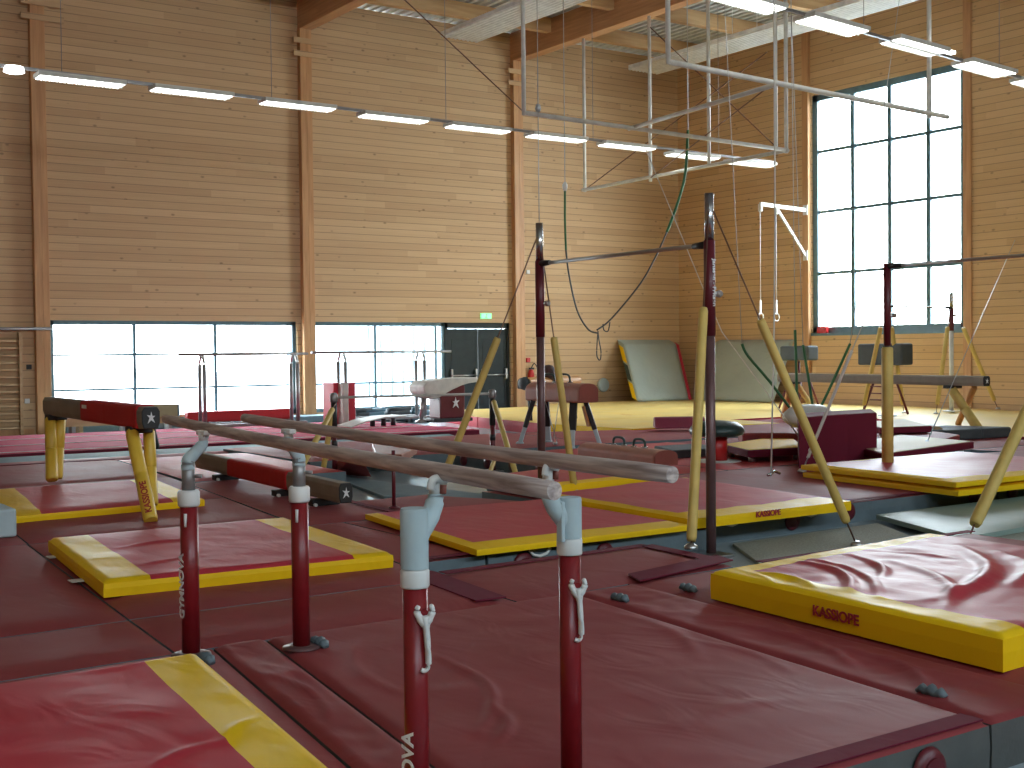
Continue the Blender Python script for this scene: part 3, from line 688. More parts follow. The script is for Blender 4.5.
for p, nm in (((205, 661), 'beside the foot of the left far bar post'), ((318, 645), 'beside the foot of the right far bar post'), ((618, 600), 'in the seam left of the crumpled strip'), ((686, 590), 'at the far end of the crumpled strip'), ((928, 694), 'at the front end of the crumpled strip near the corner'), ((986, 641), 'in the seam in front of the big right mat')):
    q = at(*p, .2); m = MB(); k = [(random.uniform(.8, 1.2)) for _ in range(12)]
    m.tube([(q.x-.02+.02*k[i], q.y+.05-.022*i, .205+.016*k[i+3]*(i % 2)) for i in range(7)], [.014, .026, .022, .032, .024, .028, .016], 7, sy=.7)
    m.build('rubber_lump', 'matside', label='dark foam lump '+nm, cat='foam')
for p, Yf, nm in (((523, 554), 7.21, 'on the far trench wall left of the second bar post'), ((604.6, 543), 7.21, 'on the far trench wall left of the high bar'), ((928, 764), 2.79, 'low on the foremost mat wall at the bottom right')):
    q = aty(*p, Yf); MB().lathe((q.x, Yf, .09), [(.02, -.028), (.075, -.022), (.085, -.004), (.085, .0)], 20, axis='y').lathe((q.x, Yf-.03, .09), [(.05, -.004), (.05, .006)], 16, axis='y').build('round_grip', 'polemaroon', label='round maroon grip '+nm, cat='grip')
for p, nm in (((792, 521), 'under the mat lettering right of the high bar'), ((848, 509), 'beside the right stay of the high bar'), ((974, 493), 'under the stacked mats'), ((1012, 486), 'under the stacked mats at the right edge')):
    Yf = 7.49 if p[0] < 830 else 7.61
    q = aty(*p, Yf); MB().lathe((q.x, Yf, .11), [(.02, -.028), (.075, -.022), (.085, -.004), (.085, .0)], 20, axis='y').build('round_grip', 'polemaroon', label='round maroon grip on the trench wall '+nm, cat='grip')
for i, yy in enumerate((12.9, 13.5, 14.1, 14.7)):
    MB().lathe((9.34, yy, .1), [(.02, -.03), (.075, -.022), (.085, 0)], 16, axis='x').build('round_grip', 'polemaroon', label='round maroon grip on the side wall of the far trench, %s' % ('nearest of four', 'second nearest of four', 'second farthest of four', 'farthest of four')[i], cat='grip')
# bordered mats
def letters_on(t, s, size, centre, xd, yd, mt='lett'): return text('lettering', s, size, centre, xd, yd, mt, t)
def cl(p, z): q = at(*p, z); return (q.x, q.y)
m1 = mat('landing_mat', 'red mat with yellow end borders lying behind the left bar posts, front left of centre', [(2.14, 7.23), (3.96, 7.10), (4.16, 9.2), (2.34, 9.2)], .2, .1, 'red', (.27, .27, .0, .0), amp=.008, nu=60, nv=60, seed=31, cat='mat',
         folds=[((2.45, 7.6), (2.95, 7.75), .02, .008), ((2.6, 8.4), (3.2, 8.5), .03, .01)])
m2 = mat('landing_mat', 'red mat with yellow borders under the yellow legs of the high balance beam', [(2.44, 10.95), (4.22, 11.1), (4.5, 13.3), (2.75, 13.3)], .2, .08, 'red', (.3, .3, .0, .0), seed=32, amp=.008)
m3 = mat('landing_mat', 'red mat with thin yellow border behind the near bar posts', [(4.62, 7.12), (6.58, 7.12), (6.66, 9.2), (4.93, 9.3)], .205, .06, 'red', (.07, .07, .2, .12), seed=33, amp=.006)
m4 = mat('landing_mat', 'red mat with yellow front border at the foot of the front high bar', [(6.6, 7.15), (8.45, 7.15), (8.75, 9.55), (6.72, 9.2)], .205, .1, 'red', (.06, .0, .22, .08), seed=34, amp=.012, freq=2.5, folds=[((8.0, 7.3), (8.3, 7.7), .04, .02), ((7.7, 7.25), (7.9, 7.6), .03, .015)])
q = aty(772, 514, 7.10); letters_on(m4, 'KASSIOPE', .065, (q.x, 7.138, .262), (1, 0, 0), (0, 0, 1))
m4b = mat('landing_mat', 'red mat with raised yellow corner lying behind the centre mats', [(6.95, 9.62), (8.7, 9.75), (8.9, 10.55), (7.0, 10.55)], .205, .12, 'red', (.12, .1, .1, .1), seed=35)
q = [cl((800, 483), .2), cl((956, 495), .2)]
sA = [(9.95, 9.0), (10.05, 7.05), (12.6, 7.2), (12.9, 9.2)]
def stk(z0, h, lab, dz, seed):
    return mat('landing_mat', lab, [(10.02+dz, 7.2), (12.7+dz, 7.2), (12.9+dz, 9.35), (10.3+dz, 9.35)], z0, h, 'shiny', (.05, .05, .16, .16), seed=seed, amp=.01, freq=2.2)
s1 = stk(.205, .07, 'lower red yellow edged mat of the stack of two at the right', -.02, 36)
s2 = stk(.288, .07, 'upper shiny red yellow edged mat of the stack of two at the right', -.05, 37)
fd = []
for a, b, w_, h_ in (((760, 572), (815, 590), .03, .022), ((800, 562), (850, 592), .03, .025), ((790, 556), (880, 598), .028, .02), ((850, 556), (880, 580), .03, .025), ((890, 560), (940, 612), .04, .018), ((960, 548), (935, 600), .05, .035), ((1000, 552), (1012, 585), .05, .03), ((740, 570), (770, 590), .02, .02), ((870, 550), (960, 560), .03, .012)):
    fd.append((at(*a, .36), at(*b, .36), w_, h_))
m5 = mat('landing_mat', 'big shiny creased red mat with yellow lettered edge in the right foreground', [(4.72, 3.18), (6.95, 3.30), (7.0, 5.28), (4.86, 5.10)], .2, .16, 'shiny', (.2, .0, .0, .16), seed=38, amp=.016, freq=2.0, nu=120, nv=100, folds=fd)
a_ = Vector((4.72, 3.18, 0)); b_ = Vector((4.86, 5.10, 0)); nrm = Vector((-(b_-a_).y, (b_-a_).x, 0)).normalized()
q = lerp(b_, a_, .50)
letters_on(m5, 'KASSIOPE', .072, (q.x+nrm.x*.014, q.y+nrm.y*.014, .275), (a_-b_), (0, 0, 1))
m6 = mat('landing_mat', 'red mat with broad yellow edge in the bottom left foreground', [(.2, 2.9), (1.62, 3.05), (1.86, 5.02), (.3, 4.93)], .2, .16, 'red', (.0, .21, .0, .0), seed=39, amp=.01, nu=90, nv=100, folds=[(at(224, 742, .36), at(272, 712, .36), .015, .012), (at(150, 768, .36), at(228, 740, .36), .02, .008)])
for p, z_, nm in (((55, 557), .2, 'rear'), ((78, 581), .2, 'front')):
    q = at(*p, z_); MB().box((q.x-.05, q.y-.05, .2), (q.x+.04, q.y+.05, .206), .002).build('white_tab', 'white', label='white hook tab sticking out left of the front yellow bordered mat, %s one' % nm, cat='tab')
for p, nm in (((540, 543), 'under the middle yellow bordered mat'), ((732, 524), 'under the mat right of the high bar post'), ((811, 517), 'under the right end of the lettered centre mat'), ((780, 606), 'left under the big right mat'), ((922, 642), 'right under the big right mat')):
    z_ = .203 if p[1] > 600 else .17; q = at(*p, z_)
    if p[1] > 600: MB().box((q.x-.03, q.y-.06, .2), (q.x+.05, q.y+.06, .206), .002).build('white_tab', 'white', label='white hook tab '+nm, cat='tab')
    else:
        yf = 7.20 if p[0] < 600 else 7.47; q = aty(*p, yf)
        MB().tube([(q.x-.09, yf, .185), (q.x-.06, yf, .15), (q.x, yf, .135), (q.x+.06, yf, .15), (q.x+.09, yf, .185)], .012, 6).build('white_tab', 'white', label='white hook tab '+nm, cat='tab')
# pads lying in the trench
def pad(name, label, pts, z0, h, mt, **k): return mat(name, label, pts, z0, h, mt, side=mt, cat='pad', amp=.004, **k)
pad('floor_pad', 'speckled grey pad lying in the trench beside the high bar foot', [(6.55, 6.3), (8.3, 6.15), (9.05, 7.35), (7.2, 7.3)], 0, .035, 'greypad')
pad('floor_pad', 'pale green pad lying in the trench at the right edge', [(8.55, 6.12), (11.6, 6.3), (12.0, 7.45), (9.15, 7.45)], 0.04, .06, 'greenpad')
pad('floor_pad', 'speckled grey pad partly under the pale green pad at the right', [(8.1, 5.87), (11.5, 5.87), (11.6, 6.7), (8.62, 6.7)], 0, .035, 'greypad')
pad('floor_pad', 'pale blue pad on the floor beyond the low red covered beam', [(6.6, 12.0), (7.3, 10.75), (7.55, 10.8), (7.2, 14.6)], 0, .05, 'bluepad')
mat(ML, 'red floor mat corner on the ground at the very bottom right', [(3.9, 1.6), (6.2, 1.6), (6.2, 2.55), (4.05, 2.55)], 0, .03, 'brick', side='brick')
q = at(-6, 532, .2); MB().box((q.x-.25, q.y-.4, .2), (at(7, 532, .2).x, q.y+.1, .42), .02).build('foam_block', 'foam', label='pale grey foam block cut by the left edge of the picture', cat='foam block')

# ------------------------------------------------------------------ tumbling track, yellow field
for i, (ya, yb, tp) in enumerate(((19.75, 21.3, 'pink'), (21.33, 22.85, 'pink'), (22.88, 24.3, 'pink'))):
    mat('track_mat', 'long %s lane of the pink red tumbling track below the windows' % ('near', 'middle', 'far')[i], [(-4, ya), (12.9, ya), (13.0, yb), (-4, yb)], 0, .16, tp, side='maroon', cat='track', nu=40, nv=6)
for yy in (19.79, 21.315, 22.865): strip('lane_seam', (-4, yy), (12.9, yy), .05, 'pale seam line of the tumbling track, %s' % {19.79: 'nearest', 21.315: 'middle', 22.865: 'farthest'}[yy], z=.165, mt='pinepad')
mat('track_mat', 'grey strip mat running along the near side of the tumbling track', [(-4, 18.2), (11.6, 18.2), (12.2, 19.7), (-4, 19.7)], 0, .12, 'bluepad', side='matside', cat='track', nu=30, nv=4)
mat('track_mat', 'thin red strip mat between the grey strip and the wine red mats', [(-4, 17.1), (12.0, 18.06), (11.6, 18.17), (-4, 18.17)], 0, .15, 'wine', side='maroon', cat='track', nu=30, nv=4)
FY = 'pale_yellow'
def field(label, c, seed, sm='red', h=.24, **k): return mat('soft_mat', label, c, 0, h, 'field', side=sm, cat='mat', amp=.02, freq=.8, seed=seed, nu=24, nv=24, **k)
field('front yellow soft mat with a crinkled yellow side, behind the pommel horse', [(14.3, 16.95), (17.4, 16.4), (17.4, 19.5), (14.15, 19.5)], 51, 'yellow')
field('yellow soft mat with red side left of the middle of the yellow field', [(14.15, 19.53), (17.4, 19.53), (17.4, 22.4), (14.6, 22.4)], 52)
field('yellow soft mat at the back of the field beside the dark door', [(14.6, 22.43), (18.9, 22.43), (18.9, 25.6), (15.4, 25.6)], 53)
field('yellow soft mat in the middle of the field in front of the leaning mat', [(17.43, 17.9), (20.08, 17.9), (20.38, 22.4), (17.43, 22.4)], 54)
field('yellow soft mat in the back corner under the leaning grey mat', [(18.93, 22.43), (24.3, 22.43), (24.3, 26.5), (18.93, 26.5)], 55)
field('sunlit yellow soft mat at the foot of the wall under the big window', [(20.0, 16.3), (24.3, 16.3), (24.3, 22.4), (20.43, 22.4)], 56)
field('yellow soft mat with red side at the right edge under the balance beam', [(16.95, 10.65), (24.2, 10.65), (24.2, 16.27), (19.9, 16.27)], 57)
m = MB(); a = aty(655, 427, 14.55); b = aty(738, 424, 14.2)
MB().prism([(14.45, 17.05, .25), (14.8, 16.85, .25), (14.74, 16.9, .52), (14.5, 17.0, .50)], (.95, 1.25, 0)).build('foam_bolster', 'maroon', label='maroon foam bolster lying on the front edge of the yellow field', cat='bolster') if False else None
b0_ = at(655, 429, .25); b1_ = at(706, 428, .25); dv_ = Vector((.30, .40, 0))
MB().prism([b0_, b0_+dv_, b0_+dv_*.75+Vector((0, 0, .19)), b0_+dv_*.35+Vector((0, 0, .19))], b1_-b0_, bev=.03).build('foam_bolster', 'plum', label='maroon foam bolster lying on the front edge of the yellow field', cat='bolster')

# ------------------------------------------------------------------ near parallel bars
pb = thing('parallel_bars', (2.1, 4.3, .2), 'near parallel bars with worn wooden rails on red posts in the foreground', 'parallel bars')
ZT = 1.25
def rail(a, b, parent, r=.026, sy=1.0, name='rail'):
    a = Vector(a); b = Vector(b); m = MB(); k = 24
    pts = [lerp(a, b, i/k) + Vector((0, 0, -.010*math.sin(PI*i/k))) for i in range(k+1)]
    m.tube(pts, [r*.9]+[r]*(k-1)+[r*.92], 16, sy=sy); return m.build(name, 'rail', parent)
rail((2.26, 6.49, ZT), (1.78, 2.40, ZT), pb, .0225, 1.12)
rail((2.61, 6.27, ZT), (2.255, 2.51, ZT), pb, .0225, 1.12)
def far_post(x, y, sx, sd, ztop):
    """thin grey inner post with pale blue swan neck towards the rail"""
    p = MB().tube([(x, y, .2), (x, y, .2+.72)], .041, 20).build('post', 'polered', pb)
    MB().lathe((x, y, .92), [(.046, -.03), (.050, -.02), (.050, .035), (.044, .045)], 20).build('collar', 'white', p)
    MB().tube([(x, y, .93), (x, y, 1.10)], .030, 16).lathe((x, y, 1.02), [(.001, 0), (.001, .001)], 6).tube([(x+.02, y-.03, 1.03), (x+.045, y-.05, 1.03)], .009, 8).build('inner_tube', 'greysteel', p)
    MB().tube(curve_pts([(x, y, 1.06), (x, y, 1.10), (x+sx*.45, y, 1.135), (x+sx, y, 1.18), (x+sx, y, 1.225)], 5), [.031]*5+[.030]*5+[.027]*5+[.022]*6, 14).build('swan_neck', 'foam', p)
    MB().bar((x+sx, y-.05, 1.225), (x+sx, y+.05, 1.225), .036, .022, .006).tube([(x+sx, y, 1.19), (x+sx, y, 1.225)], .022, 10).build('saddle', 'white', p)
    MB().lathe((x, y, .2), [(.09, 0), (.09, .008), (.05, .016)], 20).build('foot_plate', 'darksteel', p)
    return p
fp1 = far_post(2.05, 5.59, .075, 1, 1.25)
fp2 = far_post(2.52, 5.41, -.05, -1, 1.25)
def near_post(x, y, sx, sy_, zc, ztop, open_side):
    p = MB().tube([(x, y, .2), (x, y, zc)], .0345, 24).build('post', 'polered', pb)
    MB().lathe((x, y, zc), [(.039, -.02), (.041, -.015), (.041, .026), (.038, .032)], 24).build('collar', 'white', p)
    m = MB(); m.tube([(x, y, zc+.033), (x, y, ztop-.008), (x, y, ztop)], [.0395, .0395, .037], 28, caps=False)
    m.tube([(x, y, ztop), (x, y, ztop-.002), (x, y, ztop-.05)], [.037, .026, .025], 28)
    d = Vector((sx, sy_, 0)); b_ = Vector((x, y, ztop)); U = Vector((0, 0, 1))
    m.tube(curve_pts([b_+d*.12-U*.09, b_+d*.45-U*.055, b_+d*.80-U*.018, b_+d*.98+U*.016, b_+d+U*.034], 5), [.028]*5+[.029]*5+[.027]*5+[.023]*6, 18)
    m.build('foam_sleeve', 'foam', p)
    c = Vector((x, y, 0))+d; zr = 1.218
    MB().tube([(c.x, c.y, ztop+.03), (c.x, c.y, zr)], .0185, 14).tube(curve_pts([(c.x-.028, c.y-.02, zr-.02), (c.x-.022, c.y-.02, zr+.006), (c.x, c.y-.02, zr+.01), (c.x+.02, c.y-.02, zr-.004)], 4), .012, 10).build('saddle', 'white', p)
    MB().tube([(c.x+.012, c.y-.02, zr-.034), (c.x+.014, c.y-.02, zr-.008)], .010, 10).build('saddle_pin', 'tanend', p)
    MB().lathe((x, y, .2), [(.07, 0), (.07, .008), (.04, .016)], 20).build('foot_plate', 'polered', p)
    return p
# near pair: positions checked against the rails
xb, yb_ = 1.7588, 3.03
xa, ya_ = 2.4008, 3.16
def z_on(x, y, py):
    d = (Vector((x, y, H))-CAM).dot(FW.normalized()); 
    # height of pixel row py on the vertical through (x, y)
    lo, hi = 0, 2.5
    for _ in range(40):
        mid = (lo+hi)/2; v = Vector((x, y, mid))-CAM; row = 384-F*v.dot(UP)/v.dot(FW)
        if row > py: lo = mid
        else: hi = mid
    return (lo+hi)/2
npB = near_post(xb, yb_, .078, .012, z_on(xb, yb_, 580), z_on(xb, yb_, 508), 0)
npA = near_post(xa, ya_, -.080, .0, z_on(xa, ya_, 548), z_on(xa, ya_, 497), 1)
MB().box((xa-.052, ya_-.03, z_on(xa, ya_, 540)), (xa-.038, ya_+.0, z_on(xa, ya_, 500)), .004).build('latch_bar', 'foam', npA)
def lever(parent, x, y, zt, zb, ang):
    """white forked clamp lever hanging on the side of the post that faces the camera"""
    c = Vector((x, y, 0)); d = (Vector((CAM.x, CAM.y, 0))-c).normalized(); r = Vector((-d.y, d.x, 0))*ang
    o = c+d*.034+r*.026; U = Vector((0, 0, 1)); hgt = zt-zb
    m = MB()
    m.tube(curve_pts([o+U*(zt-.026), o+r*.004+U*(zt-hgt*.35), o+r*.008+U*(zt-hgt*.7), o+r*.008+U*(zb+.012), o-r*.002+U*zb, o-r*.012+U*(zb+.004)], 4), [.021]*4+[.0155]*4+[.012]*4+[.010]*9, 14, sy=.6)
    m.tube(curve_pts([o+U*(zt-.05), o-r*.015+U*(zt-.03), o-r*.022+U*(zt-.012), o-r*.016+U*(zt+.002)], 4), [.019]*4+[.0155]*4+[.011]*4+[.007], 12, sy=.65)
    m.tube(curve_pts([o+U*(zt-.05), o+r*.015+U*(zt-.03), o+r*.022+U*(zt-.012), o+r*.016+U*(zt+.004)], 4), [.019]*4+[.0155]*4+[.011]*4+[.007], 12, sy=.65)
    m.build('clamp_lever', 'white', parent)
    MB().tube([c+d*.01+r*.02+U*(zt-.02), o+U*(zt-.02)], .011, 10).build('clamp_bolt', 'polered', parent)
lever(npB, xb, yb_, z_on(xb, yb_, 604), z_on(xb, yb_, 668), 1)
lever(npA, xa, ya_, z_on(xa, ya_, 578), z_on(xa, ya_, 638), 1)
def lever_small(parent, x, y):
    MB().tube([(x-.03, y-.035, .86), (x-.032, y-.037, .80)], [.008, .006], 8).build('clamp_lever', 'white', parent)
lever_small(fp1, 2.05, 5.59); lever_small(fp2, 2.52, 5.41)
def post_text(parent, x, y, r, zc, s, size, ang):
    c = Vector((x, y, 0)); d = (Vector((CAM.x, CAM.y, 0))-c).normalized(); d = Matrix.Rotation(ang, 3, 'Z') @ d
    text('lettering', s, size, Vector((x, y, zc))+d*(r+.0015), (0, 0, 1), Vector((0, 0, 1)).cross(-d), 'lettw', parent, .0008)
post_text(npB, xb, yb_, .0345, z_on(xb, yb_, 782), 'GYMNOVA', .060, -.75)
post_text(fp1, 2.05, 5.59, .041, z_on(2.05, 5.59, 585), 'GYMNOVA', .06, -1.1)

# ------------------------------------------------------------------ high bars
def guy(parent, top, base, t0, t1, wirem='wire', r=.036, padm='padyellow', wr=.007, tip=.97):
    top = Vector(top); base = Vector(base)
    MB().tube([top, base], wr, 8).build('stay_cable', wirem, parent)
    MB().tube([lerp(top, base, t0), lerp(top, base, t0+.01), lerp(top, base, t1-.01), lerp(top, base, t1)], [r*.8, r, r, r*.8], 14).build('stay_padding', padm, parent)
    MB().lathe(base, [(.05, 0), (.05, .02), (.02, .04)], 12).build('floor_anchor', 'steel', parent)
def high_bar(label, A, B, zA, zB, bz, tz, sleeve=(1.73, 2.45), low='darksteel', sm='polemaroon', r=.042, group=None, pads=None, barr=.017, skipB=False, drop=0.):
    A = Vector((*A, 0)); B = Vector((*B, 0)); c = (A+B)/2
    t = thing('high_bar', (c.x, c.y, min(zA, zB)), label, 'high bar', group)
    for Pp, zz in ((A, zA), (B, zB)):
        dz_ = drop if Pp is A else 0.
        def SL(i, s0=sleeve, d0=dz_): return s0[i]-d0
        po = MB().tube([Pp+Vector((0, 0, zz)), Pp+Vector((0, 0, SL(0)))], r*.92, 4 if False else 14).build('post', low, t)
        MB().tube([Pp+Vector((0, 0, SL(0))), Pp+Vector((0, 0, SL(1)))], r*1.05, 16).build('sleeve', sm, po)
        if tz > SL(1)+.02: MB().tube([Pp+Vector((0, 0, SL(1))), Pp+Vector((0, 0, tz-dz_))], r*.85, 16).build('chrome_tube', 'chrome', po)
        if zz < .3: MB().obox(Pp+Vector((0, 0, zz+.012)), (.2, .3, .022), 0, .004).build('foot_plate', 'steel', po)
        MB().tube([Pp+Vector((0, 0, SL(0)+.32)), Pp+Vector((.05, -.05, SL(0)+.32))], .022, 12).lathe(Pp+Vector((.05, -.055, SL(0)+.32)), [(.02, -.02), (.03, 0), (.02, .02)], 12, axis='y').build('clamp_knob', 'steel', po)
    d = (B-A).normalized()
    MB().tube([A+Vector((0, 0, bz-drop)), B+Vector((0, 0, bz))], barr, 14).build('bar', 'steel', t)
    for s_, Pp in ((1, A), (-1, B)):
        bz_ = bz-(drop if s_ > 0 else 0); MB().tube([Pp+d*s_*.03+Vector((0, 0, bz_)), Pp+d*s_*.20+Vector((0, 0, bz_))], [.032, .024], 12).build('bar_end', 'black', t)
    return t
hb = high_bar('tall front high bar with maroon sleeves, chrome post tops and yellow padded stays', (6.734, 7.06), (7.08, 9.75), .0, .31, 2.43, 2.82, sleeve=(1.73, 2.46), drop=.035)
tR = (6.734, 7.06, 2.73); tL = (7.08, 9.75, 2.74)
bR1 = at(690, 547, .2); guy(hb, tR, at(691, 549, .205), .33, .98)
guy(hb, tR, at(857, 546, .04), .34, .93)
guy(hb, tL, at(437, 494, .207), .40, .97)
guy(hb, tL, at(575, 493, .21), .40, .97)
c = Vector((6.734, 7.06, 0)); dd = (Vector((0, 0, 0))-c).normalized(); dd = Matrix.Rotation(.9, 3, 'Z') @ dd
text('lettering', 'Janssen - Fritsen', .055, Vector((6.734, 7.06, 2.10))+dd*.046, (0, 0, -1), Vector((0, 0, 1)).cross(dd), 'lettw', hb, .0008)
MB().tube([(7.08, 9.75, 2.78), (7.08, 9.75, aty(540, 108, 9.75).z)], .004, 6).lathe((7.08, 9.75, aty(540, 112, 9.75).z), [(.02, 0), (.03, .03), (.02, .07)], 8).tube([(7.08, 9.75, aty(540, 108, 9.75).z), (7.08, 9.75, ZR-.02)], .004, 6).build('lifting_line', 'greywire', label='thin lifting line dropping from the roof to the left post of the front high bar', cat='line')
hb2 = high_bar('second high bar at the right edge with a yellow padded far post', (11.02, 8.82), (10.95, 6.4), .355, 0.0, 2.47, 2.52, sleeve=(1.62, 2.50), r=.036)
MB().tube([(11.02, 8.82, .352), (11.02, 8.82, .36), (11.02, 8.82, 1.58), (11.02, 8.82, 1.60)], [.05, .062, .062, .05], 16).build('post_padding', 'padyellow', hb2)
guy(hb2, (10.95, 6.4, 2.4), at(967, 541, .06), .25, .95, r=.05)
guy(hb2, (11.02, 8.82, 2.48), at(802, 472, .21), .88, .90, 'greywire', .03, 'white')
MB().bar(lerp((11.02, 8.82, 2.48), at(802, 472, .21), .40), lerp((11.02, 8.82, 2.48), at(802, 472, .21), .93), .06, .025, .01).build('strap', 'whitepaint', hb2)
c0_ = at(921, 456, .21); c1_ = atx(1015, 240, X1-.01)
MB().tube([c0_, c1_], .007, 8).tube([lerp(c0_, c1_, .01), lerp(c0_, c1_, .04)], .03, 8).build('anchor_cable', 'greywire', label='thin steel cable rising from the mats behind the stacked mats to the right wall', cat='cable')
hb3 = high_bar('slim high bar far off in front of the big window, on the yellow field', (22.62, 16.45), (20.24, 16.2), .25, .25, 2.43, 2.75, sleeve=(1.95, 2.4), low='whitepaint', r=.05)
for tp, bs in (((22.62, 16.45, 2.6), at(936, 414, .26)), ((22.62, 16.45, 2.6), at(998, 409, .26)), ((20.24, 16.2, 2.6), at(904, 413, .26)), ((20.24, 16.2, 2.6), at(862, 414, .26))): guy(hb3, tp, bs, .25, .92, r=.045)
lb0 = at(335, 476, .05); lb1 = at(493, 468, .05)
lb = thing('low_bar', ((lb0.x+lb1.x)/2, (lb0.y+lb1.y)/2, 0), 'low horizontal bar on black posts with yellow padded stays in the far trench', 'bar')
for q, s_, pads_ in ((lb0, -1, 1), (lb1, 1, 1)):
    po = MB().tube([(q.x, q.y, 0), (q.x, q.y, .62)], .036, 14).build('post', 'polemaroon', lb)
    MB().tube([(q.x, q.y, .62), (q.x, q.y, .98)], .040, 14).tube([(q.x, q.y, .42), (q.x, q.y, .5)], .038, 12).build('inner_tube', 'black', po)
    MB().lathe((q.x, q.y, .98), [(.04, 0), (.05, .02), (.05, .10), (.03, .12)], 14).build('bar_clamp', 'greysteel', po)
    MB().obox((q.x, q.y, .012), (.22, .3, .022), 0, .004).build('foot_plate', 'steel', po)
MB().tube([(lb0.x, lb0.y, 1.04), (lb1.x, lb1.y, 1.04)], .017, 12).build('bar', 'ivory', lb)
guy(lb, (lb0.x, lb0.y, 1.0), at(322, 478, .03), .1, .95, r=.035); guy(lb, (lb0.x, lb0.y-.06, .98), at(298, 474, .21), .1, .95, r=.035)
guy(lb, (lb1.x, lb1.y, 1.0), at(517, 478, .02), .06, .97, r=.035); guy(lb, (lb1.x, lb1.y-.06, .2), at(488, 478, .01), .05, .9, r=.03)
# standing thin dark post in front of the centre mat
q = at(394, 508, .203); MB().tube([(q.x, q.y, .203), (q.x, q.y, .72)], .017, 10).lathe((q.x, q.y, .203), [(.05, 0), (.05, .01), (.02, .02)], 12).build('marker_post', 'polemaroon', label='thin dark maroon post standing at the left corner of the middle yellow bordered mat', cat='post')

# ------------------------------------------------------------------ balance beams
def beam_body(parent, a, b, w=.10, h=.16, cap='black', mt='beamsuede'):
    a = Vector(a); b = Vector(b); d = (b-a).normalized(); s = d.cross(Vector((0, 0, 1))).normalized()
    def ring(p, k=1.):
        pr = [(-.5, -.22), (-.40, -.5), (.40, -.5), (.5, -.22), (.5, .30), (.36, .5), (-.36, .5), (-.5, .30)]
        return [p+s*x*w*k+Vector((0, 0, -h/2+y*h*k)) for x, y in pr]
    m = MB(); m.prism(ring(a+d*.012), b-a-d*.012, bev=.006); m.build('beam_body', mt, parent)
    if cap:
        m = MB(); m.prism(ring(a, .97), d*.03, bev=.006); c_ = m.build('end_cap', cap, parent)
        f = -d; x_ = s if s.cross(Vector((0, 0, 1))).dot(-f) > 0 else -s
        cc = a+Vector((0, 0, -h/2))-d*.0035; sc = h*.3; star = MB()
        st = [(0, .95), (.18, .35), (.9, .45), (.35, 0), (.75, -.85), (.05, -.35), (-.7, -.75), (-.3, -.02), (-.8, .3), (-.22, .3)]
        star.prism([cc+x_*px_*sc*.75+Vector((0, 0, py_*sc)) for px_, py_ in st], f*.003); star.build('star_mark', 'lettw', c_)
    return d, s
b1 = thing('balance_beam', (3.5, 12.3, .2), 'high grey balance beam with a red cover and yellow padded legs at the left', 'balance beam')
A_ = at(151, 408, 1.14); B_ = at(50, 398, 1.14)
A_ = Vector((A_.x, A_.y, 1.15)); B_ = Vector((B_.x+.0, B_.y, 1.15))
d, s = beam_body(b1, A_, B_, .16, .19)
def ringbox(parent, name, a, b, w, h, mt):
    a = Vector(a); b = Vector(b); MB().bar(a-Vector((0, 0, h/2)), b-Vector((0, 0, h/2)), w, h, .02).build(name, mt, parent)
rc0 = lerp(A_, B_, .04); rc1 = lerp(A_, B_, .56)
m = MB(); m.bar(rc0-Vector((0, 0, .092)), rc1-Vector((0, 0, .092)), .178, .205, .03); cv = m.build('beam_cover', 'beamred', b1)
q = lerp(A_, B_, .41)+s*.092; nrm_ = s if s.x < 0 else -s
q = lerp(A_, B_, .51)+nrm_*.091+Vector((0, 0, -.05)); MB().bar(q-d*.08, q+d*.08, .004, .035).build('white_label', 'lettw', cv)
def leg(parent, a, b, r=.07, r2=None, mt='padstrong'):
    a = Vector(a); b = Vector(b); return MB().tube([a, lerp(a, b, .03), lerp(a, b, .5), lerp(a, b, .505), lerp(a, b, .51), lerp(a, b, .97), b], [r*.8, r, r, r*.93, r, r*1.05, r*.95], 16).build('leg', mt, parent)
zt = .93
n0 = lerp(A_, B_, .10); f0_ = lerp(A_, B_, .93)
MB().obox((n0.x, n0.y, .94), (.2, .16, .06), 0, .01).build('bracket', 'black', b1); MB().obox((f0_.x, f0_.y, .94), (.2, .16, .06), 0, .01).build('bracket', 'black', b1)
fa = at(151, 521, .21); lg = leg(b1, (n0.x-.07, n0.y-.02, zt), fa, .058)
fa2 = at(152, 505, .287); leg(b1, (n0.x+.10, n0.y+.03, zt), fa2, .052)
fb = at(55, 480, .29); leg(b1, (f0_.x-.06, f0_.y, zt), (fb.x-.03, fb.y, .29), .06); leg(b1, (f0_.x+.05, f0_.y, zt), (fb.x+.06, fb.y+.15, .29), .055)
u_ = (Vector((n0.x-.07, n0.y-.02, zt))-fa).normalized(); dcam = (Vector((0, 0, H))-fa).normalized(); tz_ = lerp(fa, (n0.x-.07, n0.y-.02, zt), .26)
side_ = u_.cross(dcam).normalized(); tz_ = tz_+dcam*.075
text('lettering', 'KASSIOPE', .075, tz_, u_, -side_ if side_.x > 0 else side_, 'lett', lg, .001)
b2 = thing('balance_beam', (5.2, 12.2, .2), 'low balance beam with a red cover lying just above the mats at centre left', 'balance beam')
A_ = at(346, 484, .44); B_ = at(200, 453, .44); A_.z = B_.z = .45
d, s = beam_body(b2, A_, B_, .13, .18)
rc0 = lerp(A_, B_, .30); rc1 = lerp(A_, B_, .72)
MB().bar(rc0-Vector((0, 0, .085)), rc1-Vector((0, 0, .085)), .155, .19, .03).build('beam_cover', 'beamred', b2)
for t_ in (.12, .34, .78):
    q = lerp(A_, B_, t_); MB().obox((q.x, q.y, .235), (.28, .12, .06), 0, .01).build('foot', 'black', b2)
    MB().tube([(q.x-.12, q.y-.05, .218), (q.x-.12, q.y-.09, .218)], .016, 10).build('glide', 'white', b2)
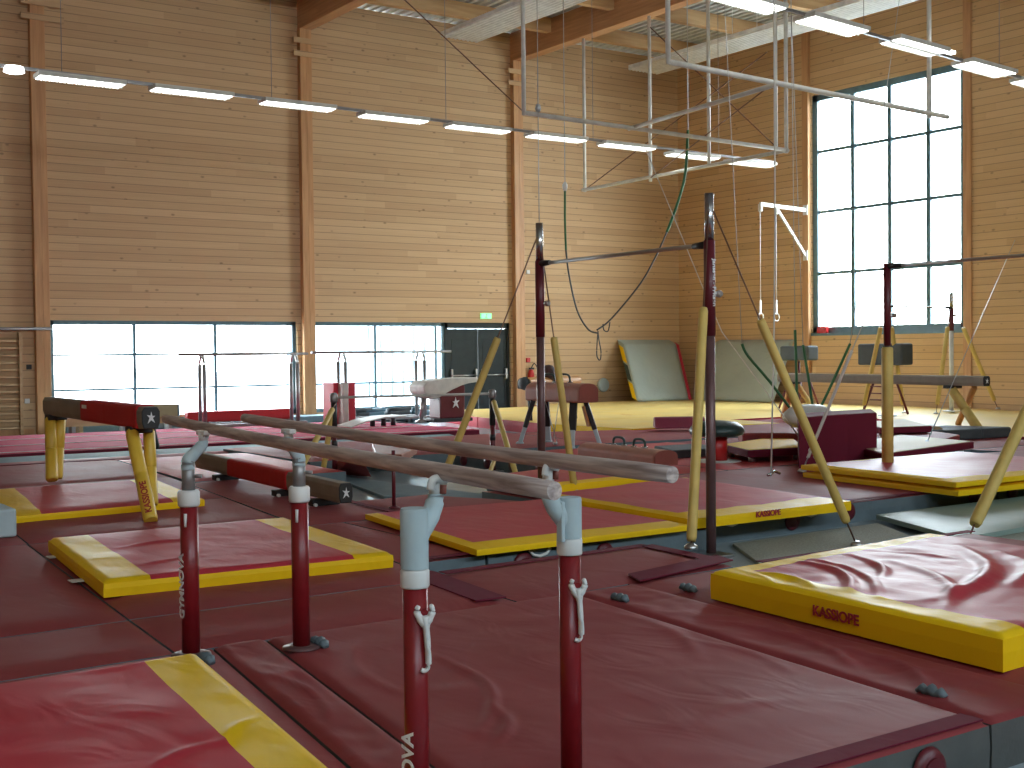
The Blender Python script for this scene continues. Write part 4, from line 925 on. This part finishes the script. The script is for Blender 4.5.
b3 = thing('balance_beam', (18, 14.7, .24), 'grey brown balance beam at the right in front of the big window', 'balance beam')
A_ = at(987, 376, 1.13); B_ = at(780, 373, 1.13); A_.z = B_.z = 1.13
d, s = beam_body(b3, A_, B_, .15, .165)
q1 = lerp(A_, B_, .14); MB().obox((q1.x, q1.y, .945), (.3, .16, .05), 0, .01).build('bracket', 'black', b3)
leg(b3, (q1.x-.05, q1.y, .93), at(979, 430, .25), .075, mt='padyellow')
q2 = lerp(A_, B_, .05); leg(b3, (q2.x, q2.y, .95), at(958, 424, .25), .05, mt='orange')
q3 = lerp(A_, B_, .93); MB().obox((q3.x, q3.y, .945), (.3, .16, .05), 0, .01).build('bracket', 'black', b3)
leg(b3, (q3.x, q3.y, .95), at(784, 417, .25), .07, mt='orange'); leg(b3, (q3.x+.1, q3.y, .95), at(815, 411, .25), .055, mt='padyellow')
b4 = thing('balance_beam', at(165, 430, .2), 'pale wooden beam end behind the red covered high beam at the left', 'balance beam')
A_ = aty(179, 404, 18.8); A_ = Vector((A_.x, 18.8, A_.z)); B_ = A_+Vector((-.85, .45, 0))
b4.location = (A_.x-1, 19.2, .16)
d, s = beam_body(b4, A_, B_, .14, .19, 'frame', 'cream')
for t_ in (.55,):
    q = lerp(A_, B_, t_); leg(b4, (q.x-.1, q.y, A_.z-.19), (q.x-.25, q.y-.1, .16), .04, mt='black'); leg(b4, (q.x+.1, q.y, A_.z-.19), (q.x+.25, q.y+.15, .16), .04, mt='black')
b5 = thing('balance_beam', (10, 25.1, .0), 'long low beam with red cover on black feet under the first window', 'balance beam')
xa5 = aty(186, 420, 24.9).x; xb5 = aty(292, 420, 24.9).x
MB().bar((xa5, 24.9, .33), (xb5, 24.9, .33), .2, .22, .03).build('beam_cover', 'beamred', b5)
for i in range(5):
    xx = xa5+.3+i*(xb5-xa5-.5)/4; MB().box((xx, 24.75, 0), (xx+.15, 25.05, .22), .01).build('foot', 'black', b5)
# ------------------------------------------------------------------ pommel horses, mushroom, vault gear
def horse_body(parent, a, b, w, h, mt, endm, zt):
    """rounded leather body from a (near end) to b"""
    a = Vector((a[0], a[1], 0)); b = Vector((b[0], b[1], 0)); d = (b-a).normalized(); s = Vector((0, 0, 1)).cross(d)
    pr = [(-.5, 0), (-.5, .62), (-.44, .80), (-.30, .94), (-.12, 1), (.12, 1), (.30, .94), (.44, .80), (.5, .62), (.5, 0), (.42, -.04), (-.42, -.04)]
    ring = [a+s*x*w+Vector((0, 0, zt-h+y*h)) for x, y in pr]
    m = MB(); m.prism(ring, b-a, bev=.02); m.build('body', mt, parent, smooth=False)
    ring = [a+s*x*w*.97-d*.002+Vector((0, 0, zt-h+.005+y*h*.97)) for x, y in pr]
    m = MB(); m.prism(ring, -d*.015, bev=.006); m.build('end_panel', endm, parent)
    return d, s
def pommel(parent, c, d, s, w, ht=.12, hw=.14, r=.017):
    """handle arching across the body"""
    c = Vector(c); pts = [c-d*hw-Vector((0, 0, .01)), c-d*hw+Vector((0, 0, ht*.6)), c-d*hw*.6+Vector((0, 0, ht)), c+d*hw*.6+Vector((0, 0, ht)), c+d*hw+Vector((0, 0, ht*.6)), c+d*hw-Vector((0, 0, .01))]
    p = MB().tube(curve_pts(pts, 5), r, 12).build('pommel', 'dgreen', parent)
    for k in (-1, 1): MB().lathe(c+d*k*hw, [(.04, 0), (.04, .012), (.02, .02)], 12).build('pommel_base', 'chrome', p)
ph = thing('pommel_horse', (11.55, 15.0, .2), 'tall tan pommel horse on dark legs behind the left high bar post', 'pommel horse')
na = aty(588, 385, 14.25); d, s = horse_body(ph, (na.x, 14.25), (na.x+.02, 15.6), .36, .27, 'tan', 'tanend', 1.13)
pommel(ph, (na.x, 14.82, 1.13), d, s, .36); pommel(ph, (na.x, 15.2, 1.13), d, s, .36)
for yy, sg in ((14.45, -1), (15.45, 1)):
    for sx in (-1, 1):
        top = Vector((na.x+sx*.11, yy, .86)); bt = Vector((na.x+sx*.27, yy+sg*.14, .2))
        lg = MB().bar(top, lerp(top, bt, .62), .11, .07, .01).build('leg', 'black', ph)
        MB().bar(lerp(top, bt, .6), lerp(top, bt, .985), .09, .06, .01).lathe(bt, [(.06, 0), (.06, .02), (.03, .04)], 10).build('leg_extension', 'foam', lg)
top = Vector((na.x+.10, 14.45, .80)); MB().bar(top, top+Vector((.08, -.02, -.3)), .09, .09, .01).build('leg_cuff', 'orange', ph)
MB().tube([(na.x, 14.95, .86), (na.x-.05, 15.05, .22)], .006, 6).tube([(na.x, 15.3, .86), (na.x+.03, 15.05, .22)], .006, 6).tube([(na.x, 15.05, .2), (na.x, 15.05, .24)], .03, 8).build('tension_chain', 'steel', ph)
pt = thing('pommel_trainer', (10.2, 12.3, .2), 'low tan pommel trainer with two dark handles lying on the red mats', 'pommel trainer')
d, s = horse_body(pt, (10.22, 11.5), (10.36, 13.2), .36, .19, 'tan', 'tanend', .375)
pommel(pt, (10.27, 12.05, .375), d, s, .36, .10, .12); pommel(pt, (10.31, 12.5, .375), d, s, .36, .10, .12)
ms = thing('mushroom_trainer', (10.98, 11.4, .2), 'dark green mushroom trainer on a red column with a pale base plate', 'mushroom trainer')
MB().lathe((10.98, 11.4, .2), [(.30, 0), (.30, .012), (.12, .02)], 32).build('base_plate', 'whitepaint', ms)
MB().lathe((10.98, 11.4, .2), [(.13, .01), (.13, .33)], 24).build('column', 'exred', ms)
MB().lathe((10.98, 11.4, .2), [(.10, .33), (.28, .32), (.33, .34), (.345, .385), (.32, .44), (.25, .49), (.1, .51), (.02, .515)], 32).build('dome', 'dgreen', ms)
# second horse and bundle far off at the end of the yellow field
q = aty(533, 383, 20.0)
t = thing('vaulting_horse', (q.x, 20.0, .24), 'grey ended vaulting horse standing behind the tan pommel horse', 'vaulting horse')
horse_body(t, (q.x-.35, 19.8), (q.x+1.2, 20.2), .34, .22, 'orange', 'dgrey', q.z+.12)
MB().lathe((q.x-.36, 19.8, q.z), [(.03, -.08), (.11, -.06), (.13, 0), (.13, .06)], 16, axis='x').build('grey_end', 'dgrey', t)
for xx in (q.x-.1, q.x+1.0): MB().tube([(xx, 19.95, .25), (xx, 20.0, q.z-.08)], .04, 8).build('leg', 'black', t)
zb = q.z-.17
q = aty(550, 374, 19.9)
MB().lathe((q.x, 19.95, zb+.125), [(.05, 0), (.14, .05), (.17, .17), (.16, .30), (.09, .38), (.02, .4)], 16, sx=.9).build('leather_roll', 'brownball', label='dark brown rounded leather bundle set on the horse behind the left high bar post', cat='bundle')
# dark mats on the floor behind the mushroom
k0, k1 = at(672, 459, .2), at(719, 456, .2); dv_ = Vector((.35, .75, 0))
MB().prism([k0, k1, k1+dv_, k0+dv_], (0, 0, .11), bev=.02).build('folded_mat', 'dgrey', label='dark grey folded mat lying beside the mushroom trainer', cat='mat')
# maroon vault box with white glare top, and the white leather end of a horse
bx0 = at(812, 470, .2); bx1 = at(877, 464, .2)
MB().prism([(10.95+.45, 10.05, .2), (12.35, 9.95, .2), (12.6, 10.55, .2), (11.6, 10.6, .2)], (0, 0, .60), bev=.015).build('foam_box', ['polemaroon'], label='large dark maroon foam box standing behind the stacked yellow edged mats', cat='box') if False else None
ca = at(799, 469, .2); cb = at(877, 461, .2)
m = MB(); dvec = Vector((.72, .68, 0)); m.prism([ca, cb, cb+dvec, ca+dvec], (0, 0, .60), bev=.015); m.build('foam_box', 'maroon', label='large dark maroon foam box standing behind the stacked yellow edged mats', cat='box')
q = aty(808, 416, ca.y+1.35)
t = thing('vaulting_horse', (q.x, q.y, .2), 'white leather horse end on black legs behind the maroon foam box', 'vaulting horse')
MB().lathe((q.x, q.y, q.z), [(.02, -.42), (.10, -.38), (.17, -.24), (.19, 0), (.17, .24), (.10, .38), (.02, .42)], 20, axis='x', sy=.85).build('body', 'ivory', t)
for sx in (-.18, .18): MB().tube([(q.x+sx, q.y, .2), (q.x+sx*.6, q.y, q.z-.08)], .025, 8).build('leg', 'black', t)
# spring boards
def board(label, c4, z0, zt, top='cream'):
    t = thing('spring_board', (sum(c[0] for c in c4)/4, sum(c[1] for c in c4)/4, z0), label, 'spring board', 'spring boards among the red mats')
    P = [Vector((c[0], c[1], 0)) for c in c4]
    m = MB(); m.prism([p+Vector((0, 0, zt)) for p in P], (0, 0, -.09), bev=.012); m.build('frame', 'maroon', t)
    cen = sum(P, Vector())/4
    m = MB(); m.prism([cen+(p-cen)*.95+Vector((0, 0, zt-.02)) for p in P], (0, 0, .026), bev=.006); m.build('carpet_top', top, t)
    for i in (0, 1, 2, 3):
        q = cen+(P[i]-cen)*.8; MB().tube([(q.x, q.y, z0), (q.x, q.y, zt-.085)], .05, 10).build('spring', 'steel', t)
    q = cen+(P[0]-cen)*.97; q2 = cen+(P[1]-cen)*.97; q = lerp(q, q2, .3)
    return t
e1 = at(845, 446, .34); e2 = at(884, 456, .34); e3 = at(974, 443, .34); e4 = at(900, 436, .34)
board('cream topped spring board lying right of the maroon foam box', [V2(e1), V2(e2), V2(e3), V2(e4)], .2, .36)
e1 = at(862, 424, .42); e2 = at(880, 430, .42); e3 = at(932, 428, .42); e4 = at(905, 421, .42)
board('cream topped spring board farther back behind the padded high bar post', [V2(e1), V2(e2), V2(e3), V2(e4)], .2, .45)
e1 = at(722, 446, .34); e2 = at(748, 452, .34); e3 = at(805, 449, .34); e4 = at(790, 436, .34)
board('yellow topped spring board lying right of the mushroom trainer', [V2(e1), V2(e2), V2(e3), V2(e4)], .2, .36, 'yellow')
e1 = at(738, 428, .4); e2 = at(742, 436, .4); e3 = at(806, 436, .4); e4 = at(806, 424, .4)
MB().prism([Vector((*V2(p), .2)) for p in (e1, e2, e3, e4)], (0, 0, .24), bev=.03).build('foam_slab', 'wine', label='thick wine red foam slab behind the yellow topped spring board', cat='mat')
e1 = at(880, 436, .32); e2 = at(943, 441, .32); e3 = at(960, 436, .32); e4 = at(905, 428, .32)
MB().prism([Vector((*V2(p), .2)) for p in (e1, e2, e3, e4)], (0, 0, .14), bev=.02).build('foam_slab', 'wine', label='shiny wine red slab between the two cream topped spring boards', cat='mat')
for i, (p, pz, pr_) in enumerate((((946, 441), (983, 439), 'left'), ((984, 439), (1012, 437), 'right'))):
    a = at(*p, .2); b = at(*pz, .2); dv = Vector((-.35, .8, 0)).normalized()*1.0
    MB().prism([a, b, b+dv, a+dv], (0, 0, .16), bev=.03).build('folded_mat', 'dgrey', label='dark grey padded mat under the near end of the right balance beam, %s one' % pr_, cat='mat')
q = at(938, 440, .2); MB().tube([(q.x, q.y, .30), (q.x+.5, q.y+.5, .30)], .10, 16).build('rolled_mat', 'bench', label='beige rolled mat end beside the dark grey padded mats', cat='roll')
# two dark vaulting bucks on trestle legs
def buck(label, pc, X, w, z1_, z0_, legs):
    q = atx(pc[0], pc[1], X)
    t = thing('vaulting_buck', (X, q.y, .25), label, 'vaulting buck', 'dark vaulting bucks by the right wall')
    MB().box((X-.18, q.y-w/2, z0_), (X+.18, q.y+w/2, z1_), .04).build('body', 'dgrey', t)
    MB().tube([(X, q.y, z0_-.02), (X, q.y, .65)], .025, 8).build('column', 'polemaroon', t)
    for sx in (-1, 1):
        for sy_ in (-1, 1):
            MB().tube([(X+sx*.10, q.y+sy_*.16, 1.0), (X+sx*.34, q.y+sy_*.30, .25)], .025, 8).build('leg', 'polemaroon', t)
    MB().box((X-.16, q.y-.2, .96), (X+.16, q.y+.2, 1.02), .01).build('yoke', 'polemaroon', t)
    for z_ in (.55, .68, .82): MB().tube([(X-.2, q.y-.22, z_), (X-.2, q.y+.22, z_)], .015, 6).build('rung', 'polemaroon', t)
    return t
buck('dark grey vaulting buck on maroon legs behind the padded right post', (885, 354), 20.8, 1.12, 1.69, 1.25, 1)
buck('dark grey vaulting buck half hidden by the yellow stay and green ropes', (799, 354), 21.6, .85, 1.67, 1.34, 1)
# green hanging harness ropes at right and white line
YG = 14.0
gp = 'green harness ropes hanging at the right'
for nm, pts in (('left vertical green rope crossing the far balance beam end', ((795, 330), (796, 360), (797, 395), (800, 408))), ('right vertical green rope crossing the far balance beam end', ((803, 345), (807, 370), (811, 395), (813, 408))),
                ('slanting green rope left of the pale strap', ((850, 344), (840, 366), (826, 396), (820, 408))), ('slanting green rope reaching down from the leaning right mat', ((742, 344), (748, 356), (770, 382), (793, 412)))):
    P_ = [aty(*p, YG) for p in pts]; P_[-1] = at(*pts[-1], .43) if False else P_[-1]
    t_ = thing('hanging_rope', P_[-1], nm, 'rope', gp)
    MB().tube(curve_pts(P_, 5), .022, 8).build('green_rope', 'greenrope', t_)
    up = P_[0]; tgt = Vector((up.x+(.3 if 'slant' in nm else 0)+(P_[0].x-P_[1].x)*6, YG, ZR-.02)) if 'slanting green rope left' in nm else Vector((up.x+(P_[0].x-P_[1].x)*4, YG, ZR-.02))
    MB().tube([up, tgt], .006, 6).build('upper_line', 'greywire', t_)
qa = aty(771, 476, 9.4); f_ = at(771, 476, .31)
cable('floor_line', [(f_.x, f_.y, .31), aty(774, 330, f_.y), aty(775, 209, f_.y), (aty(775, 100, f_.y).x, f_.y, ZR-.02)], .008, 'rope', 'thin white line dropping from the roof to the mat right of the high bar', 'line')
MB().tube([(f_.x-.05, f_.y, .32), (f_.x+.02, f_.y, .34), (f_.x+.10, f_.y+.05, .35), (f_.x+.18, f_.y+.05, .32)], .014, 6).build('line_hook', 'chrome', label='small steel hook at the foot of the thin white line', cat='hook')
qa = aty(655, 172, 17); cable('slanting_line', [aty(646, 150, 17), aty(708, 300, 14), aty(722, 332, 13.6), at(822, 468, .22)], .008, 'rope', 'long pale slanting line passing behind the right high bar post', 'line')

# ------------------------------------------------------------------ things in front of the back windows
def far_bars(label, x0_, x1_, Y, zr, px_posts):
    t = thing('parallel_bars', ((x0_+x1_)/2, Y, .16), label, 'parallel bars', 'parallel bars in front of the windows')
    for k, yy in enumerate((Y, Y+.45)): MB().tube([(x0_+.2*k, yy, zr), (x1_+.2*k, yy, zr)], .028, 10).build('rail', 'greysteel', t)
    for xp in px_posts:
        for k, yy in enumerate((Y-.06, Y+.51)):
            xx = xp+(.12 if k else 0)
            MB().tube([(xx, yy, .16), (xx, yy, zr-.2)], .04, 10).build('post', 'greysteel', t)
            MB().tube(curve_pts([(xx, yy, zr-.22), (xx, yy, zr-.16), (xx, yy+(.05 if k == 0 else -.05), zr-.08), (xx, yy+(.06 if k == 0 else -.06), zr-.02)], 4), .03, 8).build('swan_neck', 'steel', t)
    MB().box((px_posts[0]-.1, Y-.1, .16), (px_posts[1]+.2, Y-.02, .22), .01).build('base_rail', 'greysteel', t)
    MB().box((px_posts[0]-.1, Y+.48, .16), (px_posts[1]+.2, Y+.56, .22), .01).build('base_rail', 'greysteel', t)
YP = 23.9
X_ = lambda p, Y=YP: aty(p, 360, Y).x
far_bars('far parallel bars in front of the first low window', X_(178), X_(308), YP, 1.61, (X_(203), X_(296)))
far_bars('far parallel bars in front of the second low window', X_(312), X_(451), YP, 1.63, (X_(344), X_(423)))
for xa_, xb_, mt, lab in ((334, 341, 'red', 'left red folded mat standing upright in front of the second window'), (343, 349, 'ivory', 'white folded mat standing between the two red upright mats'), (349.5, 356, 'red', 'right red folded mat standing upright in front of the second window')):
    Yq = 23.0 if mt != 'ivory' else 22.8; a = aty(xa_, 420, Yq).x; b = aty(xb_, 420, Yq).x; zt_ = aty(xa_, 383, Yq).z
    MB().box((a, Yq, .165), (b, Yq+.5, zt_), .02).build('upright_mat', mt, label=lab, cat='mat')
# vaulting table with white tongue top and star
xv = aty(446, 400, 22.3).x
vt = thing('vaulting_table', (xv, 22.5, .16), 'vaulting table with curved ivory top and maroon base below the second window', 'vaulting table')
m = MB(); pr = [(-.62, .74), (-.70, .82), (-.72, .95), (-.60, 1.04), (-.2, 1.08), (.62, 1.10), (.62, 1.0), (.2, .97), (-.05, .88), (-.28, .72), (-.45, .66)]
m.prism([(xv+x, 22.0, z-.10+.08) for x, z in pr], (0, .62, 0), bev=.03); m.build('padded_top', 'ivory', vt)
MB().prism([(xv-.25, 22.12, .24), (xv+.35, 22.12, .24), (xv+.36, 22.12, .92), (xv-.02, 22.12, .85), (xv-.25, 22.12, .72)], (0, .45, 0), bev=.02).build('base', 'polemaroon', vt)
MB().box((xv-.45, 22.05, .165), (xv+.5, 22.65, .24), .01).build('floor_plate', 'black', vt)
st = [(0, .95), (.18, .35), (.9, .45), (.35, 0), (.75, -.85), (.05, -.35), (-.7, -.75), (-.3, -.02), (-.8, .3), (-.22, .3)]
MB().prism([(xv+.12+a*.1, 22.118, .55+b*.13) for a, b in st], (0, -.012, 0)).build('star_mark', 'lettw', vt)
MB().tube([(xv-.55, 22.4, .2), (xv-.5, 22.4, .7)], .04, 8).lathe((xv-.55, 22.4, .165), [(.12, 0), (.12, .03), (.04, .06)], 12).build('front_leg', 'steel', vt)
# spring board with curved top left of the table
xs = aty(347, 425, 21.8).x; xe = aty(402, 420, 21.8).x
m = MB(); pr = [(0, .03), (.25, .12), (.6, .19), (1.0, .2)]
m.prism([(xs+(xe-xs)*a, 21.6, .165+b) for a, b in pr]+[(xs+(xe-xs)*a, 21.6, .145+b) for a, b in pr[::-1]], (0, .6, 0))
t = thing('spring_board', ((xs+xe)/2, 21.9, .16), 'curved pale spring board on the track left of the vaulting table', 'spring board', 'spring board on the track')
m.build('curved_top', 'ivory', t)
for f in (.5, .7, .88): MB().lathe((xs+(xe-xs)*f, 21.9, .165), [(.05, 0), (.05, .14)], 10).build('spring', 'black', t)
# black trampoline gear on the floor under the second window
for i, (pxx, wd) in enumerate(((372, .5), (396, .6), (417, .45), (360, .4))):
    xx = aty(pxx, 410, 25.3).x; m = MB(); m.box((xx-wd/2, 25.1, .05), (xx+wd/2, 25.8, .30), .06); m.tube([(xx-wd/2, 25.15, .3), (xx+wd/2, 25.15, .33)], .05, 8)
    for k in (-1, 1): m.box((xx+k*wd*.4-.04, 25.1, 0), (xx+k*wd*.4+.04, 25.2, .08))
    m.build('equipment_bag', 'dgrey' if i % 2 else 'frame', label='dark padded equipment bag on the floor under the second window, %s of four' % ('second from left', 'third from left', 'rightmost', 'leftmost')[i], cat='bag', group='dark equipment bags under the second window')
MB().box((W1[0], 25.9, 0), (16.5, 26.6, .2), .02).build('bench_pad', 'bluepad', label='long low pale blue pad lying on the floor under the windows', cat='pad')
# benches at left
bn = thing('bench', (8.0, 25.3, 0), 'long low wooden bench with a pale top under the first window at the left', 'bench')
xa_, xb_ = aty(62, 425, 24.9).x, aty(176, 425, 24.9).x
MB().box((xa_, 24.75, .40), (xb_, 25.05, .45), .01).build('seat_board', 'white', bn)
MB().box((xa_, 24.76, .24), (xb_, 24.79, .40)).build('apron', 'bench', bn)
for xx in (xa_+.15, lerp((xa_, 0, 0), (xb_, 0, 0), .5).x, xb_-.2): MB().box((xx, 24.78, 0), (xx+.08, 25.02, .40), .01).build('leg', 'greysteel', bn)
bn2 = thing('bench', (8.0, 26.3, 0), 'second wooden bench close under the first window behind the pale topped bench', 'bench')
MB().box((7.0, 25.4, .32), (9.8, 25.7, .37), .01).build('seat_board', 'bench', bn2)
for xx in (7.1, 8.4, 9.6): MB().box((xx, 25.42, 0), (xx+.08, 25.68, .32), .01).build('leg', 'bench', bn2)
# beat board lying in the far trench and a red wedge
t = thing('spring_board', (8.7, 15.4, .2), 'pale wooden spring board lying behind the near bars at the far trench', 'spring board', 'pale board by the trench')
a = at(372, 448, .25); b = at(376, 459, .25); c = at(402, 460, .25); d_ = at(417, 452, .25); e_ = at(400, 446, .25)
MB().prism([Vector((*V2(p), .22)) for p in (a, b, c, d_, e_)], (0, 0, .1), bev=.015).build('board_top', 'tan', t)
MB().prism([Vector((*V2(lerp(p, b, .1)), .2)) for p in (a, b, c, d_, e_)], (0, 0, .02)).build('board_base', 'cream', t)
wv = [at(342, 476, .02), at(372, 476, .02), at(352, 456, .02)]
MB().prism([at(338, 474, .02), at(372, 477, .02), at(364, 462, .3), at(346, 462, .3)], (.1, .4, 0), bev=.01).build('foam_wedge', 'brick', label='small red foam wedge on the floor behind the low red covered beam', cat='wedge')
# small silvery gap pieces at the corner post far right wall
MB().box((X1-.25, 21.2, 2.02), (X1-.12, 21.7, 2.22), .01).build('alarm_box', 'exred', label='small red box standing on the sill in the lower left corner of the big window', cat='box') if False else None
q = atx(822, 331, X1-.1); MB().box((X1-.12, q.y-.15, 1.995), (X1-.02, q.y+.15, 2.16), .01).build('alarm_box', 'exred', label='small red box on the sill at the lower left corner of the big window', cat='box')

# ------------------------------------------------------------------ light
w = bpy.data.worlds.new('world'); bpy.context.scene.world = w; w.use_nodes = True
nt = w.node_tree; bg = nt.nodes['Background']
tc = N(nt, 'ShaderNodeTexCoord'); sp = N(nt, 'ShaderNodeSeparateXYZ'); L(nt, tc.outputs['Generated'], sp.inputs[0])
cr = N(nt, 'ShaderNodeValToRGB'); cr.color_ramp.elements[0].position = 0.0; cr.color_ramp.elements[0].color = (.95, .98, 1, 1); cr.color_ramp.elements[1].position = .6; cr.color_ramp.elements[1].color = (.72, .86, 1, 1)
L(nt, sp.outputs[2], cr.inputs[0]); L(nt, cr.outputs[0], bg.inputs['Color']); bg.inputs['Strength'].default_value = SKY = 24.0
def portal(name, c, sx, sy, rot):
    l = bpy.data.lights.new(name, 'AREA'); l.shape = 'RECTANGLE'; l.size = sx; l.size_y = sy; l.cycles.is_portal = True
    o = bpy.data.objects.new(name, l); C.objects.link(o); o.location = c; o.rotation_euler = rot
portal('window_portal', ((W1[0]+W1[1])/2, Y1+.27, 1.3), 5.6, 2.15, (-PI/2, 0, 0))
portal('window_portal', ((W2[0]+W2[1])/2, Y1+.27, 1.3), 3.6, 2.15, (-PI/2, 0, 0))
portal('window_portal', (X1+.27, (WR[0]+WR[1])/2, 5.0), 6.0, 4.4, (0, PI/2, 0))
for r_ in WF_ADDED: portal('window_portal', ((r_[0]+r_[1])/2, Y0-.27, 7.1), 6.0, 1.8, (PI/2, 0, 0))  # sky portals of the added windows behind the camera
sc = bpy.context.scene
sc.view_settings.view_transform = 'Standard'; sc.view_settings.look = 'None'; sc.view_settings.gamma = 1; sc.view_settings.use_curve_mapping = False
sc.view_settings.exposure = 0.08
sc.cycles.use_denoising = True
sc.cycles.max_bounces = 10; sc.cycles.diffuse_bounces = 6; sc.cycles.transparent_max_bounces = 16; sc.cycles.sample_clamp_indirect = 8; sc.cycles.caustics_reflective = False
